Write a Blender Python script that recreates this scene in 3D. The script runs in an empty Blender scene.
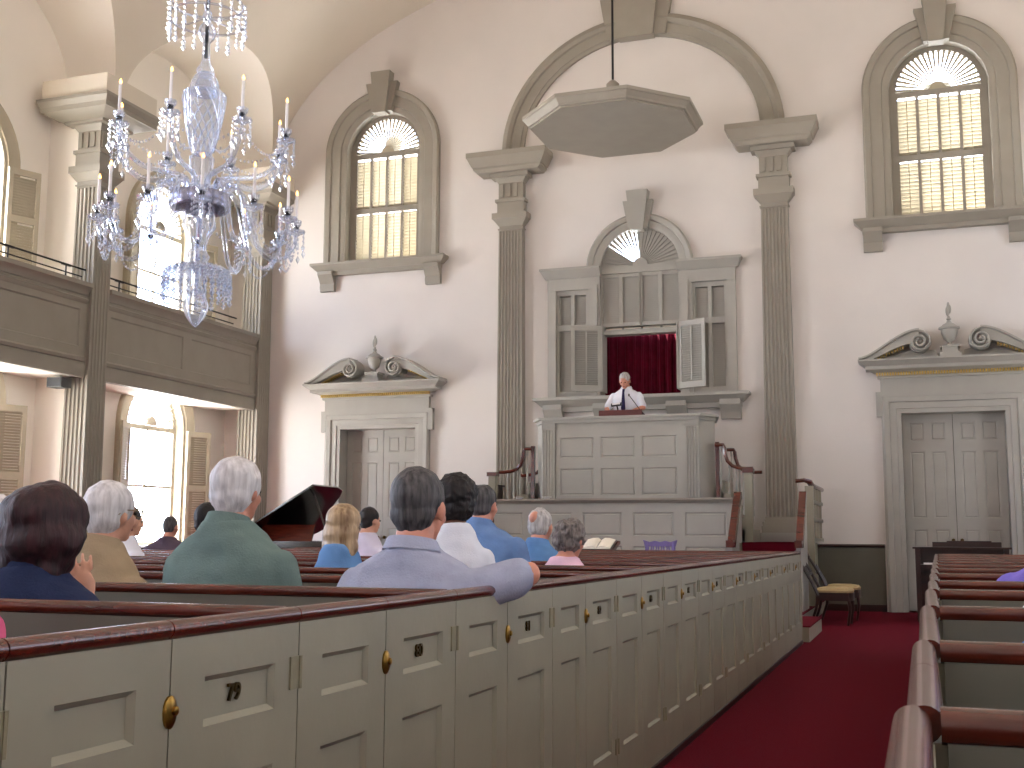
import bpy, bmesh, math, random
from mathutils import Vector, Matrix, noise
random.seed(7)
PI = math.pi
SC = bpy.context.scene
COL = SC.collection
KIDS = {}

# ------------------------------------------------------------------ materials
def lin(c):
    c = c / 255.0
    return c / 12.92 if c <= 0.04045 else ((c + 0.055) / 1.055) ** 2.4
def rgb(r, g, b): return (lin(r), lin(g), lin(b), 1.0)
def mat(name, col, rough=0.6, var=0.06, scale=6.0, bump=0.0, bscale=60.0, metal=0.0, spec=0.5, stretch=(1, 1, 1), coat=0.0, col2=None, emit=None, estr=0.0):
    m = bpy.data.materials.new(name); m.use_nodes = True
    nt = m.node_tree; N = nt.nodes; L = nt.links
    b = N['Principled BSDF']
    b.inputs['Roughness'].default_value = rough
    b.inputs['Metallic'].default_value = metal
    b.inputs['Specular IOR Level'].default_value = spec
    b.inputs['Coat Weight'].default_value = coat
    b.inputs['Coat Roughness'].default_value = 0.15
    tc = N.new('ShaderNodeTexCoord'); mp = N.new('ShaderNodeMapping'); mp.inputs['Scale'].default_value = stretch
    L.new(tc.outputs['Object'], mp.inputs['Vector'])
    nz = N.new('ShaderNodeTexNoise'); nz.inputs['Scale'].default_value = scale; nz.inputs['Detail'].default_value = 5
    L.new(mp.outputs['Vector'], nz.inputs['Vector'])
    rp = N.new('ShaderNodeValToRGB')
    rp.color_ramp.elements[0].position = 0.3; rp.color_ramp.elements[1].position = 0.7
    c = rgb(*col)
    if col2 is None:
        lo = tuple(max(0, v * (1 - var)) for v in c[:3]) + (1,); hi = tuple(min(1, v * (1 + var)) for v in c[:3]) + (1,)
    else:
        lo, hi = c, rgb(*col2)
    rp.color_ramp.elements[0].color = lo; rp.color_ramp.elements[1].color = hi
    L.new(nz.outputs['Fac'], rp.inputs['Fac']); L.new(rp.outputs['Color'], b.inputs['Base Color'])
    if bump > 0:
        n2 = N.new('ShaderNodeTexNoise'); n2.inputs['Scale'].default_value = bscale; n2.inputs['Detail'].default_value = 4
        L.new(mp.outputs['Vector'], n2.inputs['Vector'])
        bp = N.new('ShaderNodeBump'); bp.inputs['Strength'].default_value = bump; bp.inputs['Distance'].default_value = 0.01
        L.new(n2.outputs['Fac'], bp.inputs['Height']); L.new(bp.outputs['Normal'], b.inputs['Normal'])
    if emit:
        b.inputs['Emission Color'].default_value = rgb(*emit); b.inputs['Emission Strength'].default_value = estr
    return m
def crystal(name, tint, mixf, dif=0.25):
    m = bpy.data.materials.new(name); m.use_nodes = True
    nt = m.node_tree; N = nt.nodes; L = nt.links
    for n in list(N):
        if n.type != 'OUTPUT_MATERIAL': N.remove(n)
    out = [n for n in N if n.type == 'OUTPUT_MATERIAL'][0]
    tr = N.new('ShaderNodeBsdfTransparent'); tr.inputs['Color'].default_value = tint
    gl = N.new('ShaderNodeBsdfGlossy'); gl.inputs['Roughness'].default_value = 0.06
    df = N.new('ShaderNodeBsdfTranslucent'); df.inputs['Color'].default_value = (0.85, 0.88, 0.97, 1)
    lw = N.new('ShaderNodeLayerWeight'); lw.inputs['Blend'].default_value = mixf
    m1 = N.new('ShaderNodeMixShader'); m2 = N.new('ShaderNodeMixShader')
    m1.inputs['Fac'].default_value = dif
    L.new(gl.outputs[0], m1.inputs[1]); L.new(df.outputs[0], m1.inputs[2])
    L.new(lw.outputs['Facing'], m2.inputs['Fac'])
    L.new(tr.outputs[0], m2.inputs[1]); L.new(m1.outputs[0], m2.inputs[2])
    L.new(m2.outputs[0], out.inputs['Surface'])
    return m

WALL = mat('plaster', (216, 209, 203), 0.9, 0.03, 1.2, 0.12, 35)
CEIL = mat('ceiling_plaster', (216, 206, 190), 0.92, 0.03, 0.8, 0.08, 30)
NICHE = mat('brightened_aisle_plaster', (243, 236, 226), 0.9, 0.02, 1.0, 0.08, 30)  # albedo raised near white in place of stronger window light
TRIM = mat('taupe_paint', (147, 140, 128), 0.55, 0.05, 3.0, 0.04, 60)
TRIM2 = mat('grey_paint', (162, 158, 149), 0.5, 0.05, 3.0, 0.04, 60)
PEW = mat('pew_paint', (142, 136, 118), 0.45, 0.06, 4.0, 0.05, 40)
PEWIN = mat('pew_shade_dado_paint', (92, 88, 75), 0.6, 0.06, 4.0, 0.05, 40)  # pew paint darkened to hold shade inside the pews; also the dado colour
MAHOG = mat('mahogany', (62, 20, 13), 0.25, 0.3, 5.0, 0.05, 40, coat=0.4, stretch=(1, 6, 6), col2=(94, 36, 22))
DARKWOOD = mat('dark_wood', (30, 14, 10), 0.3, 0.3, 6.0, coat=0.3, stretch=(1, 5, 5), col2=(52, 24, 17))
CARPET = mat('red_carpet', (94, 10, 29), 0.95, 0.18, 90, 0.5, 220, spec=0.1)
BRASS = mat('brass', (150, 115, 55), 0.3, 0.2, 30, metal=1.0)
OLDBRASS = mat('old_brass', (86, 68, 36), 0.35, 0.3, 40, metal=0.9)
GOLD = mat('gilding', (214, 184, 112), 0.35, 0.1, 20, metal=0.6)
HINGE = mat('painted_hinge', (132, 124, 100), 0.5, 0.1, 30)
DARKMETAL = mat('dark_metal', (40, 38, 40), 0.35, 0.1, 20, metal=0.6)
BLACK = mat('black_plastic', (18, 18, 19), 0.4, 0.1, 20)
LACQUER = mat('black_lacquer', (14, 11, 11), 0.15, 0.1, 10, coat=0.6)
SPEAKER = mat('speaker_grey', (92, 92, 90), 0.6, 0.1, 40)
DRAPE = mat('maroon_velvet', (84, 10, 30), 0.9, 0.2, 8, 0.15, 90, spec=0.1)
LOUVRE = mat('louvre_paint', (176, 166, 142), 0.6, 0.05, 5)
SHUTTER = mat('shutter_paint', (176, 166, 146), 0.55, 0.04, 6)
SASH = mat('sash_paint', (172, 165, 150), 0.5, 0.04, 6)
REST = mat('rest_wood', (88, 38, 32), .55, .2, 12, stretch=(1, 5, 5))
CREAM = mat('cream_cushion', (180, 156, 112), 0.9, 0.08, 30, 0.2, 120)
PURPLE = mat('violet_paint', (112, 96, 150), 0.5, 0.08, 12)
WAX = mat('candle_white', (232, 228, 226), 0.5, 0.02, 10)
FLAME = mat('flame_bulb', (255, 190, 110), 0.3, 0.0, 5, emit=(255, 190, 110), estr=5.0)
PAPER = mat('paper', (236, 226, 208), 0.9, 0.03, 20)
FACADE = mat('neighbour', (240, 238, 232), 0.9, 0.03, 1)
GLASS = crystal('cut_glass', (0.90, 0.93, 1.0, 1), 0.45, 0.35)
BEAD = crystal('crystal_bead', (0.92, 0.95, 1.0, 1), 0.65, 0.5)

# ------------------------------------------------------------------ mesh builder
def FW(D): return lambda u, d, w: Vector((u, D - d, w))
def LW(x): return lambda u, d, w: Vector((x + d, u, w))
def RW(x): return lambda u, d, w: Vector((x - d, u, w))
ID = lambda u, d, w: Vector((u, d, w))

class MB:
    def __init__(s, f=ID): s.bm = bmesh.new(); s.f = f
    def v(s, u, d, w): return s.bm.verts.new(s.f(u, d, w))
    def face(s, vs):
        try: return s.bm.faces.new(vs)
        except ValueError: return None
    def box(s, u0, u1, d0, d1, w0, w1):
        a = [s.v(u, d, w) for w in (w0, w1) for u, d in ((u0, d0), (u1, d0), (u1, d1), (u0, d1))]
        for q in ((0, 1, 2, 3), (4, 5, 6, 7), (0, 1, 5, 4), (1, 2, 6, 5), (2, 3, 7, 6), (3, 0, 4, 7)): s.face([a[i] for i in q])
        return s
    def frustum(s, r0, r1, w0, w1):
        a = [s.v(u, d, w0) for u, d in ((r0[0], r0[2]), (r0[1], r0[2]), (r0[1], r0[3]), (r0[0], r0[3]))]
        a += [s.v(u, d, w1) for u, d in ((r1[0], r1[2]), (r1[1], r1[2]), (r1[1], r1[3]), (r1[0], r1[3]))]
        for q in ((0, 1, 2, 3), (4, 5, 6, 7), (0, 1, 5, 4), (1, 2, 6, 5), (2, 3, 7, 6), (3, 0, 4, 7)): s.face([a[i] for i in q])
        return s
    def loft(s, rings, cap=True, closed=True):
        R = [[s.v(*p) for p in r] for r in rings]
        n = len(R[0])
        for a, b in zip(R, R[1:]):
            for i in range(n if closed else n - 1):
                j = (i + 1) % n
                s.face([a[i], a[j], b[j], b[i]])
        if cap:
            s.face(R[0]); s.face(R[-1])
        return s
    def prism(s, poly, d0, d1): return s.loft([[(u, d0, w) for u, w in poly], [(u, d1, w) for u, w in poly]])
    def prism_w(s, poly, w0, w1): return s.loft([[(u, d, w0) for u, d in poly], [(u, d, w1) for u, d in poly]])
    def prism_u(s, poly, u0, u1): return s.loft([[(u0, d, w) for d, w in poly], [(u1, d, w) for d, w in poly]])
    def lathe(s, prof, cu=0, cd=0, seg=16, w=0.0, wob=0, n=0):
        rings = []
        for r, z in prof:
            rings.append([(cu + r * (1 + wob * math.cos(n * a)) * math.cos(a), cd + r * (1 + wob * math.cos(n * a)) * math.sin(a), w + z) for a in [2 * PI * k / seg for k in range(seg)]])
        return s.loft(rings)
    def tube(s, pts, r, seg=6):
        pts = [Vector(p) for p in pts]; n = len(pts)
        rr = r if isinstance(r, (list, tuple)) else [r] * n
        rings = []; up = None
        for i, p in enumerate(pts):
            t = (pts[min(i + 1, n - 1)] - pts[max(i - 1, 0)]).normalized()
            if up is None: up = Vector((0, 0, 1)) if abs(t.z) < 0.9 else Vector((1, 0, 0))
            a = t.cross(up)
            if a.length < 1e-5: a = t.orthogonal()
            a.normalize(); b = a.cross(t).normalized(); up = b
            rings.append([tuple(p + rr[i] * (math.cos(q) * a + math.sin(q) * b)) for q in [2 * PI * k / seg for k in range(seg)]])
        return s.loft(rings)
    def ball(s, c, r, seg=10, rings=7, rot=None):
        c = Vector(c); r = Vector(r) if not isinstance(r, (int, float)) else Vector((r, r, r))
        top = None; R = []
        def T(q):
            q = Vector((q[0] * r.x, q[1] * r.y, q[2] * r.z))
            if rot is not None: q = rot @ q
            return tuple(c + q)
        for i in range(1, rings):
            a = PI * i / rings
            R.append([s.v(*T((math.sin(a) * math.cos(2 * PI * k / seg), math.sin(a) * math.sin(2 * PI * k / seg), math.cos(a)))) for k in range(seg)])
        t = s.v(*T((0, 0, 1))); b = s.v(*T((0, 0, -1)))
        for k in range(seg):
            j = (k + 1) % seg
            s.face([t, R[0][k], R[0][j]]); s.face([b, R[-1][j], R[-1][k]])
            for A, B in zip(R, R[1:]): s.face([A[k], B[k], B[j], A[j]])
        return s
    def sweep(s, path, prof, closed=False, side=1):
        """path of (u,w), profile of (n,d): n is measured along the path's left (side=1) normal."""
        n = len(path); P = [Vector(p) for p in path]; rings = []
        for i in range(n):
            if closed: a, b = P[i - 1], P[(i + 1) % n]
            else: a, b = P[max(i - 1, 0)], P[min(i + 1, n - 1)]
            t1 = (P[i] - a); t2 = (b - P[i])
            if t1.length < 1e-9: t1 = t2
            if t2.length < 1e-9: t2 = t1
            t1.normalize(); t2.normalize()
            n1 = Vector((-t1.y, t1.x)); n2 = Vector((-t2.y, t2.x)); m = n1 + n2
            m = m / max(1e-6, m.length_squared) * 2 * side
            rings.append([(P[i].x + m.x * q, d, P[i].y + m.y * q) for q, d in prof])
        if closed: rings.append(rings[0])
        return s.loft(rings, cap=not closed)
    def plate(s, outline, holes, d0, d1):
        cu = bpy.data.curves.new('tmp', 'CURVE'); cu.dimensions = '2D'; cu.fill_mode = 'BOTH'; cu.extrude = 0.5
        for poly in [outline] + list(holes):
            sp = cu.splines.new('POLY'); sp.points.add(len(poly) - 1)
            for p, q in zip(sp.points, poly): p.co = (q[0], q[1], 0, 1)
            sp.use_cyclic_u = True
        ob = bpy.data.objects.new('tmp', cu); me = bpy.data.meshes.new_from_object(ob)
        vs = [s.v(v.co.x, d0 if v.co.z < 0 else d1, v.co.y) for v in me.vertices]
        for p in me.polygons: s.face([vs[i] for i in p.vertices])
        bpy.data.objects.remove(ob); bpy.data.curves.remove(cu); bpy.data.meshes.remove(me)
        return s
    def panels(s, u0, u1, w0, w1, t, pans, rec=0.012, bev=0.016, d0=0.0, field=0.0):
        """a board u0..u1 x w0..w1 of thickness t whose face (at d0+t) has sunk panels with sloping edges."""
        s.box(u0, u1, d0, d0 + t - rec, w0, w1)
        s.plate([(u0, w0), (u1, w0), (u1, w1), (u0, w1)], [[(a, c), (b, c), (b, e), (a, e)] for a, b, c, e in pans], d0 + t - rec, d0 + t)
        for a, b, c, e in pans:
            s.sweep([(a, c), (b, c), (b, e), (a, e)], [(0, d0 + t - rec), (0, d0 + t), (bev * 0.35, d0 + t), (bev, d0 + t - rec + 0.001)], closed=True)
            if field:
                k = field
                s.loft([[(a + k, d0 + t - rec, c + k), (b - k, d0 + t - rec, c + k), (b - k, d0 + t - rec, e - k), (a + k, d0 + t - rec, e - k)],
                        [(a + k + .01, d0 + t - rec * .3, c + k + .01), (b - k - .01, d0 + t - rec * .3, c + k + .01), (b - k - .01, d0 + t - rec * .3, e - k - .01), (a + k + .01, d0 + t - rec * .3, e - k - .01)]])
        return s
    def mesh(s, name, m, smooth=True, ang=35, off=None):
        bmesh.ops.remove_doubles(s.bm, verts=s.bm.verts, dist=1e-5)
        bmesh.ops.recalc_face_normals(s.bm, faces=s.bm.faces)
        if off is not None: bmesh.ops.translate(s.bm, verts=s.bm.verts, vec=-Vector(off))
        me = bpy.data.meshes.new(name); s.bm.to_mesh(me); s.bm.free()
        for mm in (m if isinstance(m, (list, tuple)) else [m]): me.materials.append(mm)
        if smooth:
            me.polygons.foreach_set('use_smooth', [True] * len(me.polygons)); me.set_sharp_from_angle(angle=math.radians(ang))
        return me
    def build(s, name, m, parent=None, label=None, smooth=True, ang=35):
        off = None
        if parent is not None:
            off = Vector((0, 0, 0)); q = parent
            while q is not None: off += Vector(q.location); q = q.parent
        return link(name, s.mesh(name, m, smooth, ang, off), parent, label)

def link(name, me, parent=None, label=None):
    o = bpy.data.objects.new(name, me); COL.objects.link(o)
    if parent is not None: o.parent = parent; KIDS.setdefault(parent.name, []).append(o)
    if label: o['label'] = label
    return o
def tag(o, label, cat, group=None, kind=None):
    o['label'] = label; o['category'] = cat
    if group: o['group'] = group
    if kind: o['kind'] = kind
    return o
def thing(name, label, cat, loc=(0, 0, 0), group=None, kind=None):
    o = bpy.data.objects.new(name, None); COL.objects.link(o); o.location = loc; o.empty_display_size = 0.1
    return tag(o, label, cat, group, kind)
def copy_tree(o, parent=None):
    c = o.copy(); COL.objects.link(c)
    if parent is not None: c.parent = parent; KIDS.setdefault(parent.name, []).append(c)
    for k in list(KIDS.get(o.name, [])): copy_tree(k, c)
    return c
def struct(name, mb, m, label, cat, parent=None, smooth=True):
    o = mb.build(name, m, parent, None, smooth); return tag(o, label, cat, None, 'structure')
def arch(cu, w0, ws, r, n=24):
    """closed outline of an arched opening"""
    return [(cu - r, w0), (cu + r, w0)] + [(cu + r * math.cos(PI * k / n), ws + r * math.sin(PI * k / n)) for k in range(n + 1)]
def archpath(cu, w0, ws, r, n=24):
    return [(cu + r, w0)] + [(cu + r * math.cos(PI * k / n), ws + r * math.sin(PI * k / n)) for k in range(n + 1)] + [(cu - r, w0)]
def text_mesh(body, size, depth, m):
    cu = bpy.data.curves.new('tmp', 'FONT'); cu.body = body; cu.size = size; cu.extrude = depth / 2; cu.align_x = 'CENTER'; cu.align_y = 'CENTER'; cu.offset = size * 0.015
    ob = bpy.data.objects.new('tmp', cu); me = bpy.data.meshes.new_from_object(ob)
    me.materials.clear(); me.materials.append(m)
    bpy.data.objects.remove(ob); bpy.data.curves.remove(cu)
    return me

# ------------------------------------------------------------------ dimensions
D = 18.18; XC = -4.2; XL = -12.0; XR = 3.6; YB = -6.4
SPR = 7.6; EA, EB = 6.95, 3.6
COLX = -11.26; COLY = [18.18 - 0.22, 13.5, 9.05, 4.6, 0.15, -4.3]
BAYC = [16.0 - 4.45 * k for k in range(5)]
WINC = [16.15 - 4.45 * k for k in range(5)]
DOORU = (XC - 4.69, XC + 4.69)

# ------------------------------------------------------------------ setting: floor, walls, ceiling
struct('floor', MB().box(XL - .3, XR + .3, YB - .3, D + .4, -0.12, 0), CARPET, 'dark red carpeted floor of the meeting house', 'floor')
fw = FW(D)
holes = []
for u in DOORU:
    holes.append([(u - .735, 0), (u + .735, 0), (u + .735, 2.945), (u - .735, 2.945)])
    holes.append(arch(u, 5.885, 7.95, 0.735))
holes.append(arch(XC, 3.36, 5.46, 0.675))
for s_ in (-1, 1):
    a, b = sorted((XC + s_ * 0.86, XC + s_ * 1.42)); holes.append([(a, 3.4), (b, 3.4), (b, 5.14), (a, 5.14)])
struct('wall_front', MB(fw).plate([(XL - .3, 0), (XR + .3, 0), (XR + .3, 11.35), (XL - .3, 11.35)], holes, -0.42, 0), WALL,
       'cream plaster end wall behind the pulpit with doors and arched windows', 'wall')
hl = []
for y in WINC:
    hl.append(arch(y, 0.89, 2.85, 0.765)); hl.append(arch(y, 4.74, 6.2, 0.765))
struct('wall_left', MB(LW(XL)).plate([(YB, 0), (D, 0), (D, 10.2), (YB, 10.2)], hl, -0.3, 0), NICHE, 'pale outer wall with two tiers of arched windows beyond the gallery', 'wall')
struct('wall_right', MB(RW(XR)).plate([(YB, 0), (D, 0), (D, 10.2), (YB, 10.2)], hl, -0.3, 0), NICHE, 'outer wall with two tiers of windows across the room', 'wall')
hb = [arch(u, w0, ws, .75) for u in (-4.2,) for w0, ws in ((5.0, 7.2),)]
struct('wall_back', MB(lambda u, d, w: Vector((u, YB + d, w))).plate([(XL - .3, 0), (XR + .3, 0), (XR + .3, 11.35), (XL - .3, 11.35)], hb, -0.3, 0), WALL, 'plaster wall behind the pews', 'wall')
for k, y in enumerate(COLY[1:]):
    for side in (0, 1):
        x0, x1 = (XL, COLX - .02) if side == 0 else (2 * XC - COLX + .02, XR)
        if side == 0 and k < 3 or side == 1:
            struct('wall_pier', MB().box(x0, x1, y - .16, y + .2, 0, SPR), NICHE, 'cream pier wall between column and outer wall', 'wall')

# ceiling: barrel vault of the nave cut by cross vaults over each bay
def cross(y):
    best = None
    for c in BAYC:
        q = (y - c) / 2.12
        if abs(q) < 1: best = SPR + 1.62 * math.sqrt(1 - q * q)
    return best
ys = set([YB, D])
for c in BAYC:
    for k in range(33): ys.add(round(c - 2.12 * math.cos(PI * k / 32), 4))
for a, b in zip(COLY, COLY[1:]): pass
ys = sorted(y for y in ys if YB <= y <= D)
NT = 48
mb = MB(); rows = []
for y in ys:
    z = cross(y) or SPR
    t0 = math.asin(min(1, (z - SPR) / EB))
    rows.append([mb.v(XC + EA * math.cos(t0 + (PI - 2 * t0) * k / NT), y, SPR + EB * math.sin(t0 + (PI - 2 * t0) * k / NT)) for k in range(NT + 1)])
for a, b in zip(rows, rows[1:]):
    for k in range(NT): mb.face([a[k], a[k + 1], b[k + 1], b[k]])
struct('ceiling', mb, CEIL, 'cream barrel vaulted ceiling over the pews', 'ceiling')
mb = MB()
for side in (0, 1):
    prev = None
    for y in ys:
        z = cross(y) or SPR
        t0 = math.asin(min(1, (z - SPR) / EB)); x = XC + EA * math.cos(t0)
        if side == 0: x = 2 * XC - x; seq = [(x, z), (min(x, -11.3), z), (-11.3, z + .0), (XL - .02, z)]
        else: seq = [(x, z), (max(x, 2.9), z), (2.9, z), (XR + .02, z)]
        cur = [mb.v(p[0], y, p[1]) for p in seq]
        if prev:
            for k in range(3): mb.face([prev[k], prev[k + 1], cur[k + 1], cur[k]])
        prev = cur
struct('ceiling', mb, NICHE, 'cross vaults over the gallery bays, plaster whitened to look daylit', 'ceiling')  # bays get whiter plaster than the nave vault to imitate daylight on them
struct('roof', MB().box(XL - .5, XR + .5, YB - .5, D + .6, 11.4, 11.6), CEIL, 'flat deck above the vault', 'roof')

# wainscot and dado cap on the end wall
wb = MB(fw)
segs = [(XL, DOORU[0] - 1.02), (DOORU[0] + 1.02, DOORU[1] - 1.02), (DOORU[1] + 1.02, XR)]
for a, b in segs: wb.box(a, b, 0, .012, .0, .94)
struct('trim_1', wb, PEWIN, 'drab painted dado along the foot of the end wall', 'dado')
wb = MB(fw)
for a, b in segs: wb.prism_u([(0, .94), (.035, .945), (.04, .965), (.03, .985), (0, .985)], a, b)
struct('trim_2', wb, DARKWOOD, 'dark moulded cap rail above the dado', 'rail')
wb = MB(fw)
for a, b in segs: wb.box(a, b, .012, .03, 0, .1)
struct('baseboard_front', wb, DARKWOOD, 'dark skirting board under the dado', 'skirting board')

# ------------------------------------------------------------------ classical orders
def fluted(hw, n, dep, faces=1):
    """half section outline (u,d) of a fluted pilaster: returns list of points going left to right across the front face"""
    pts = []; fwid = 2 * hw / (n + 0.6); gap = fwid * 0.3
    u = -hw + fwid * 0.3 + gap / 2
    pts.append((-hw, dep))
    for i in range(n):
        a = -hw + 0.3 * fwid + i * fwid + gap / 2; b = a + fwid - gap; r = (b - a) / 2; c = (a + b) / 2
        for k in range(7):
            q = PI * k / 6; pts.append((c - r * math.cos(q), dep - r * 1.05 * math.sin(q)))
    pts.append((hw, dep))
    return pts
def pilaster(name, cu, w0, label, full=False, f=fw, mats=TRIM, base=True, cd=0.0, hw=0.235, group=None, sz=None):
    """Doric pilaster (or a square column) with capital, triglyph block and impost cornice"""
    o = thing(name, label, 'column', tuple(f(cu, cd, w0)), group, 'structure')
    dep = 0.16
    top = 6.22 if sz is None else sz[0]
    q = [top + .0, top + .05, top + .16, top + .22, top + .31]
    k1, k2, k3 = top + .31, top + .95, top + 1.06
    def rect(w):  # footprint
        if full: return (cu - w, cu + w, cd - w, cd + w)
        return (cu - w, cu + w, 0.0, dep + (w - hw))
    m = MB(f)
    wb0 = w0 + (0.24 if base else 0)
    if full:
        def sec(h, w):
            P = fluted(h, 5, h); out = []
            for k in range(4):
                c_, s_ = round(math.cos(-k * PI / 2)), round(math.sin(-k * PI / 2))
                out += [(cu + a * c_ - b * s_, cd + a * s_ + b * c_, w) for a, b in P]
            return out
        m.loft([sec(hw, wb0), sec(hw * .86, top)])
    else:
        def sec(h, w):
            return [(cu + a, b, w) for a, b in [(-h, 0)] + fluted(h, 7, dep) + [(h, 0)]]
        m.loft([sec(hw, wb0), sec(hw * .88, top)])
    m.build('shaft', mats, o)
    if base:
        m = MB(f)
        m.box(*rect(hw * 1.28), w0, w0 + .1)
        for z0, z1, e in ((.1, .16, 1.22), (.16, .2, 1.1), (.2, .24, 1.05)): m.box(*rect(hw * e), w0 + z0, w0 + z1)
        m.build('base', mats, o)
    m = MB(f); h2 = hw * .88
    m.box(*rect(h2), top, top + .03); m.box(*rect(h2 * 1.1), top + .03, top + .05); m.box(*rect(h2), top + .05, top + .1)
    m.frustum(rect(h2 * 1.05), rect(h2 * 1.45), top + .1, top + .21); m.box(*rect(h2 * 1.5), top + .21, k1)
    m.build('capital', mats, o)
    m = MB(f)
    m.box(*rect(h2 * 1.15), k1, k1 + .2); m.box(*rect(h2 * 1.3), k1 + .2, k1 + .25)
    m.box(*rect(h2 * 1.06), k1 + .25, k2 - .1)
    rr = rect(h2 * 1.06)
    gw = h2 * 2.12 / 7
    for i in range(3):  # triglyph bars
        u0 = cu - h2 * 1.06 + gw * (2 * i + .5); m.box(u0, u0 + gw, rr[3] - .01, rr[3] + .022, k1 + .29, k2 - .13)
        if full:
            v0 = cd - h2 * 1.06 + gw * (2 * i + .5)
            m.box(u0, u0 + gw, rr[2] - .022, rr[2] + .01, k1 + .29, k2 - .13)
            m.box(rr[1] - .01, rr[1] + .022, v0, v0 + gw, k1 + .29, k2 - .13)
    m.frustum(rect(h2 * 1.1), rect(h2 * 1.45), k2 - .1, k2)
    m.build('frieze_block', mats, o)
    m = MB(f)
    m.box(*rect(h2 * 1.55), k2, k2 + .06)
    def rect2(w): q = rect(w); return q if full else (q[0], q[1], 0.0, dep + (w - hw) * .62)
    if full:
        m.frustum(rect2(.4), rect2(.56), k2 + .02, k2 + .1); m.box(*rect2(.58), k2 + .1, k2 + .17); m.frustum(rect2(.585), rect2(.62), k2 + .17, k2 + .24); m.box(*rect2(.625), k2 + .24, k2 + .29)
        MB(f).box(*rect2(.57), k2 + .29, SPR + .01).build('springing_block', CEIL, o)
    else:
        m.frustum(rect2(.55), rect2(.6), k2 + .05, k2 + .1); m.box(*rect2(.6), k2 + .1, k2 + .14); m.frustum(rect2(.62), rect2(.7), k2 + .14, k2 + .3); m.box(*rect2(.71), k2 + .3, k2 + .39)
    m.box(*rect(.34), k2 - .02, k2 + .08)
    m.build('impost', mats, o)
    return o
pilaster('pilaster', XC - 2.2, 1.15, 'tall fluted pilaster on the end wall at the pulpit side nearer the gallery', group=None)
pilaster('pilaster', XC + 2.2, 1.15, 'tall fluted pilaster on the end wall between the pulpit and the stair to its side')
pb = MB(fw)
for s_ in (-1, 1): pb.box(XC + s_ * 2.2 - .36, XC + s_ * 2.2 + .36, 0, .3, 0, 1.15); pb.box(XC + s_ * 2.2 - .39, XC + s_ * 2.2 + .39, 0, .33, 1.09, 1.15)
struct('trim_3', pb, TRIM2, 'plain painted pedestals under the two tall pilasters', 'pedestal')
CL = ['engaged fluted column where the gallery meets the end wall', 'tall fluted square column between the two gallery bays', 'fluted gallery column one bay behind the tall one', 'fluted gallery column two bays back']
for k, y in enumerate(COLY[:4]):
    pilaster('column', COLX, 0.0, CL[k], full=True, f=ID, cd=y, hw=.21, sz=(6.08,))
for k, y in enumerate(COLY[:4]):
    pilaster('column', 2 * XC - COLX, 0.0, 'square column of the far gallery, bay %d from the end wall' % (k + 1), full=True, f=ID, cd=y, hw=.21, sz=(6.08,))

# great arch over the pulpit with its keystone
m = MB(fw)
pa = [(XC + 2.0 * math.cos(PI * k / 40), 7.6 + 1.8 * math.sin(PI * k / 40)) for k in range(41)]
m.sweep(pa, [(0, 0), (0, .05), (.06, .06), (.06, .075), (.22, .08), (.24, .11), (.3, .13), (.37, .1), (.385, .09), (.385, 0)], side=-1)
t = thing('trim_4', 'wide moulded arch springing from the two tall pilasters', 'arch', (XC, D, 7.66), None, 'structure')
m.build('archivolt', TRIM, t)
m = MB(fw)
m.prism([(XC - .5, 9.385), (XC + .5, 9.385), (XC + .62, 10.12), (XC - .62, 10.12)], 0, .12)
m.prism([(XC - .3, 9.36), (XC + .3, 9.36), (XC + .38, 10.2), (XC - .38, 10.2)], 0, .2)
m.build('keystone', TRIM, t)

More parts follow.
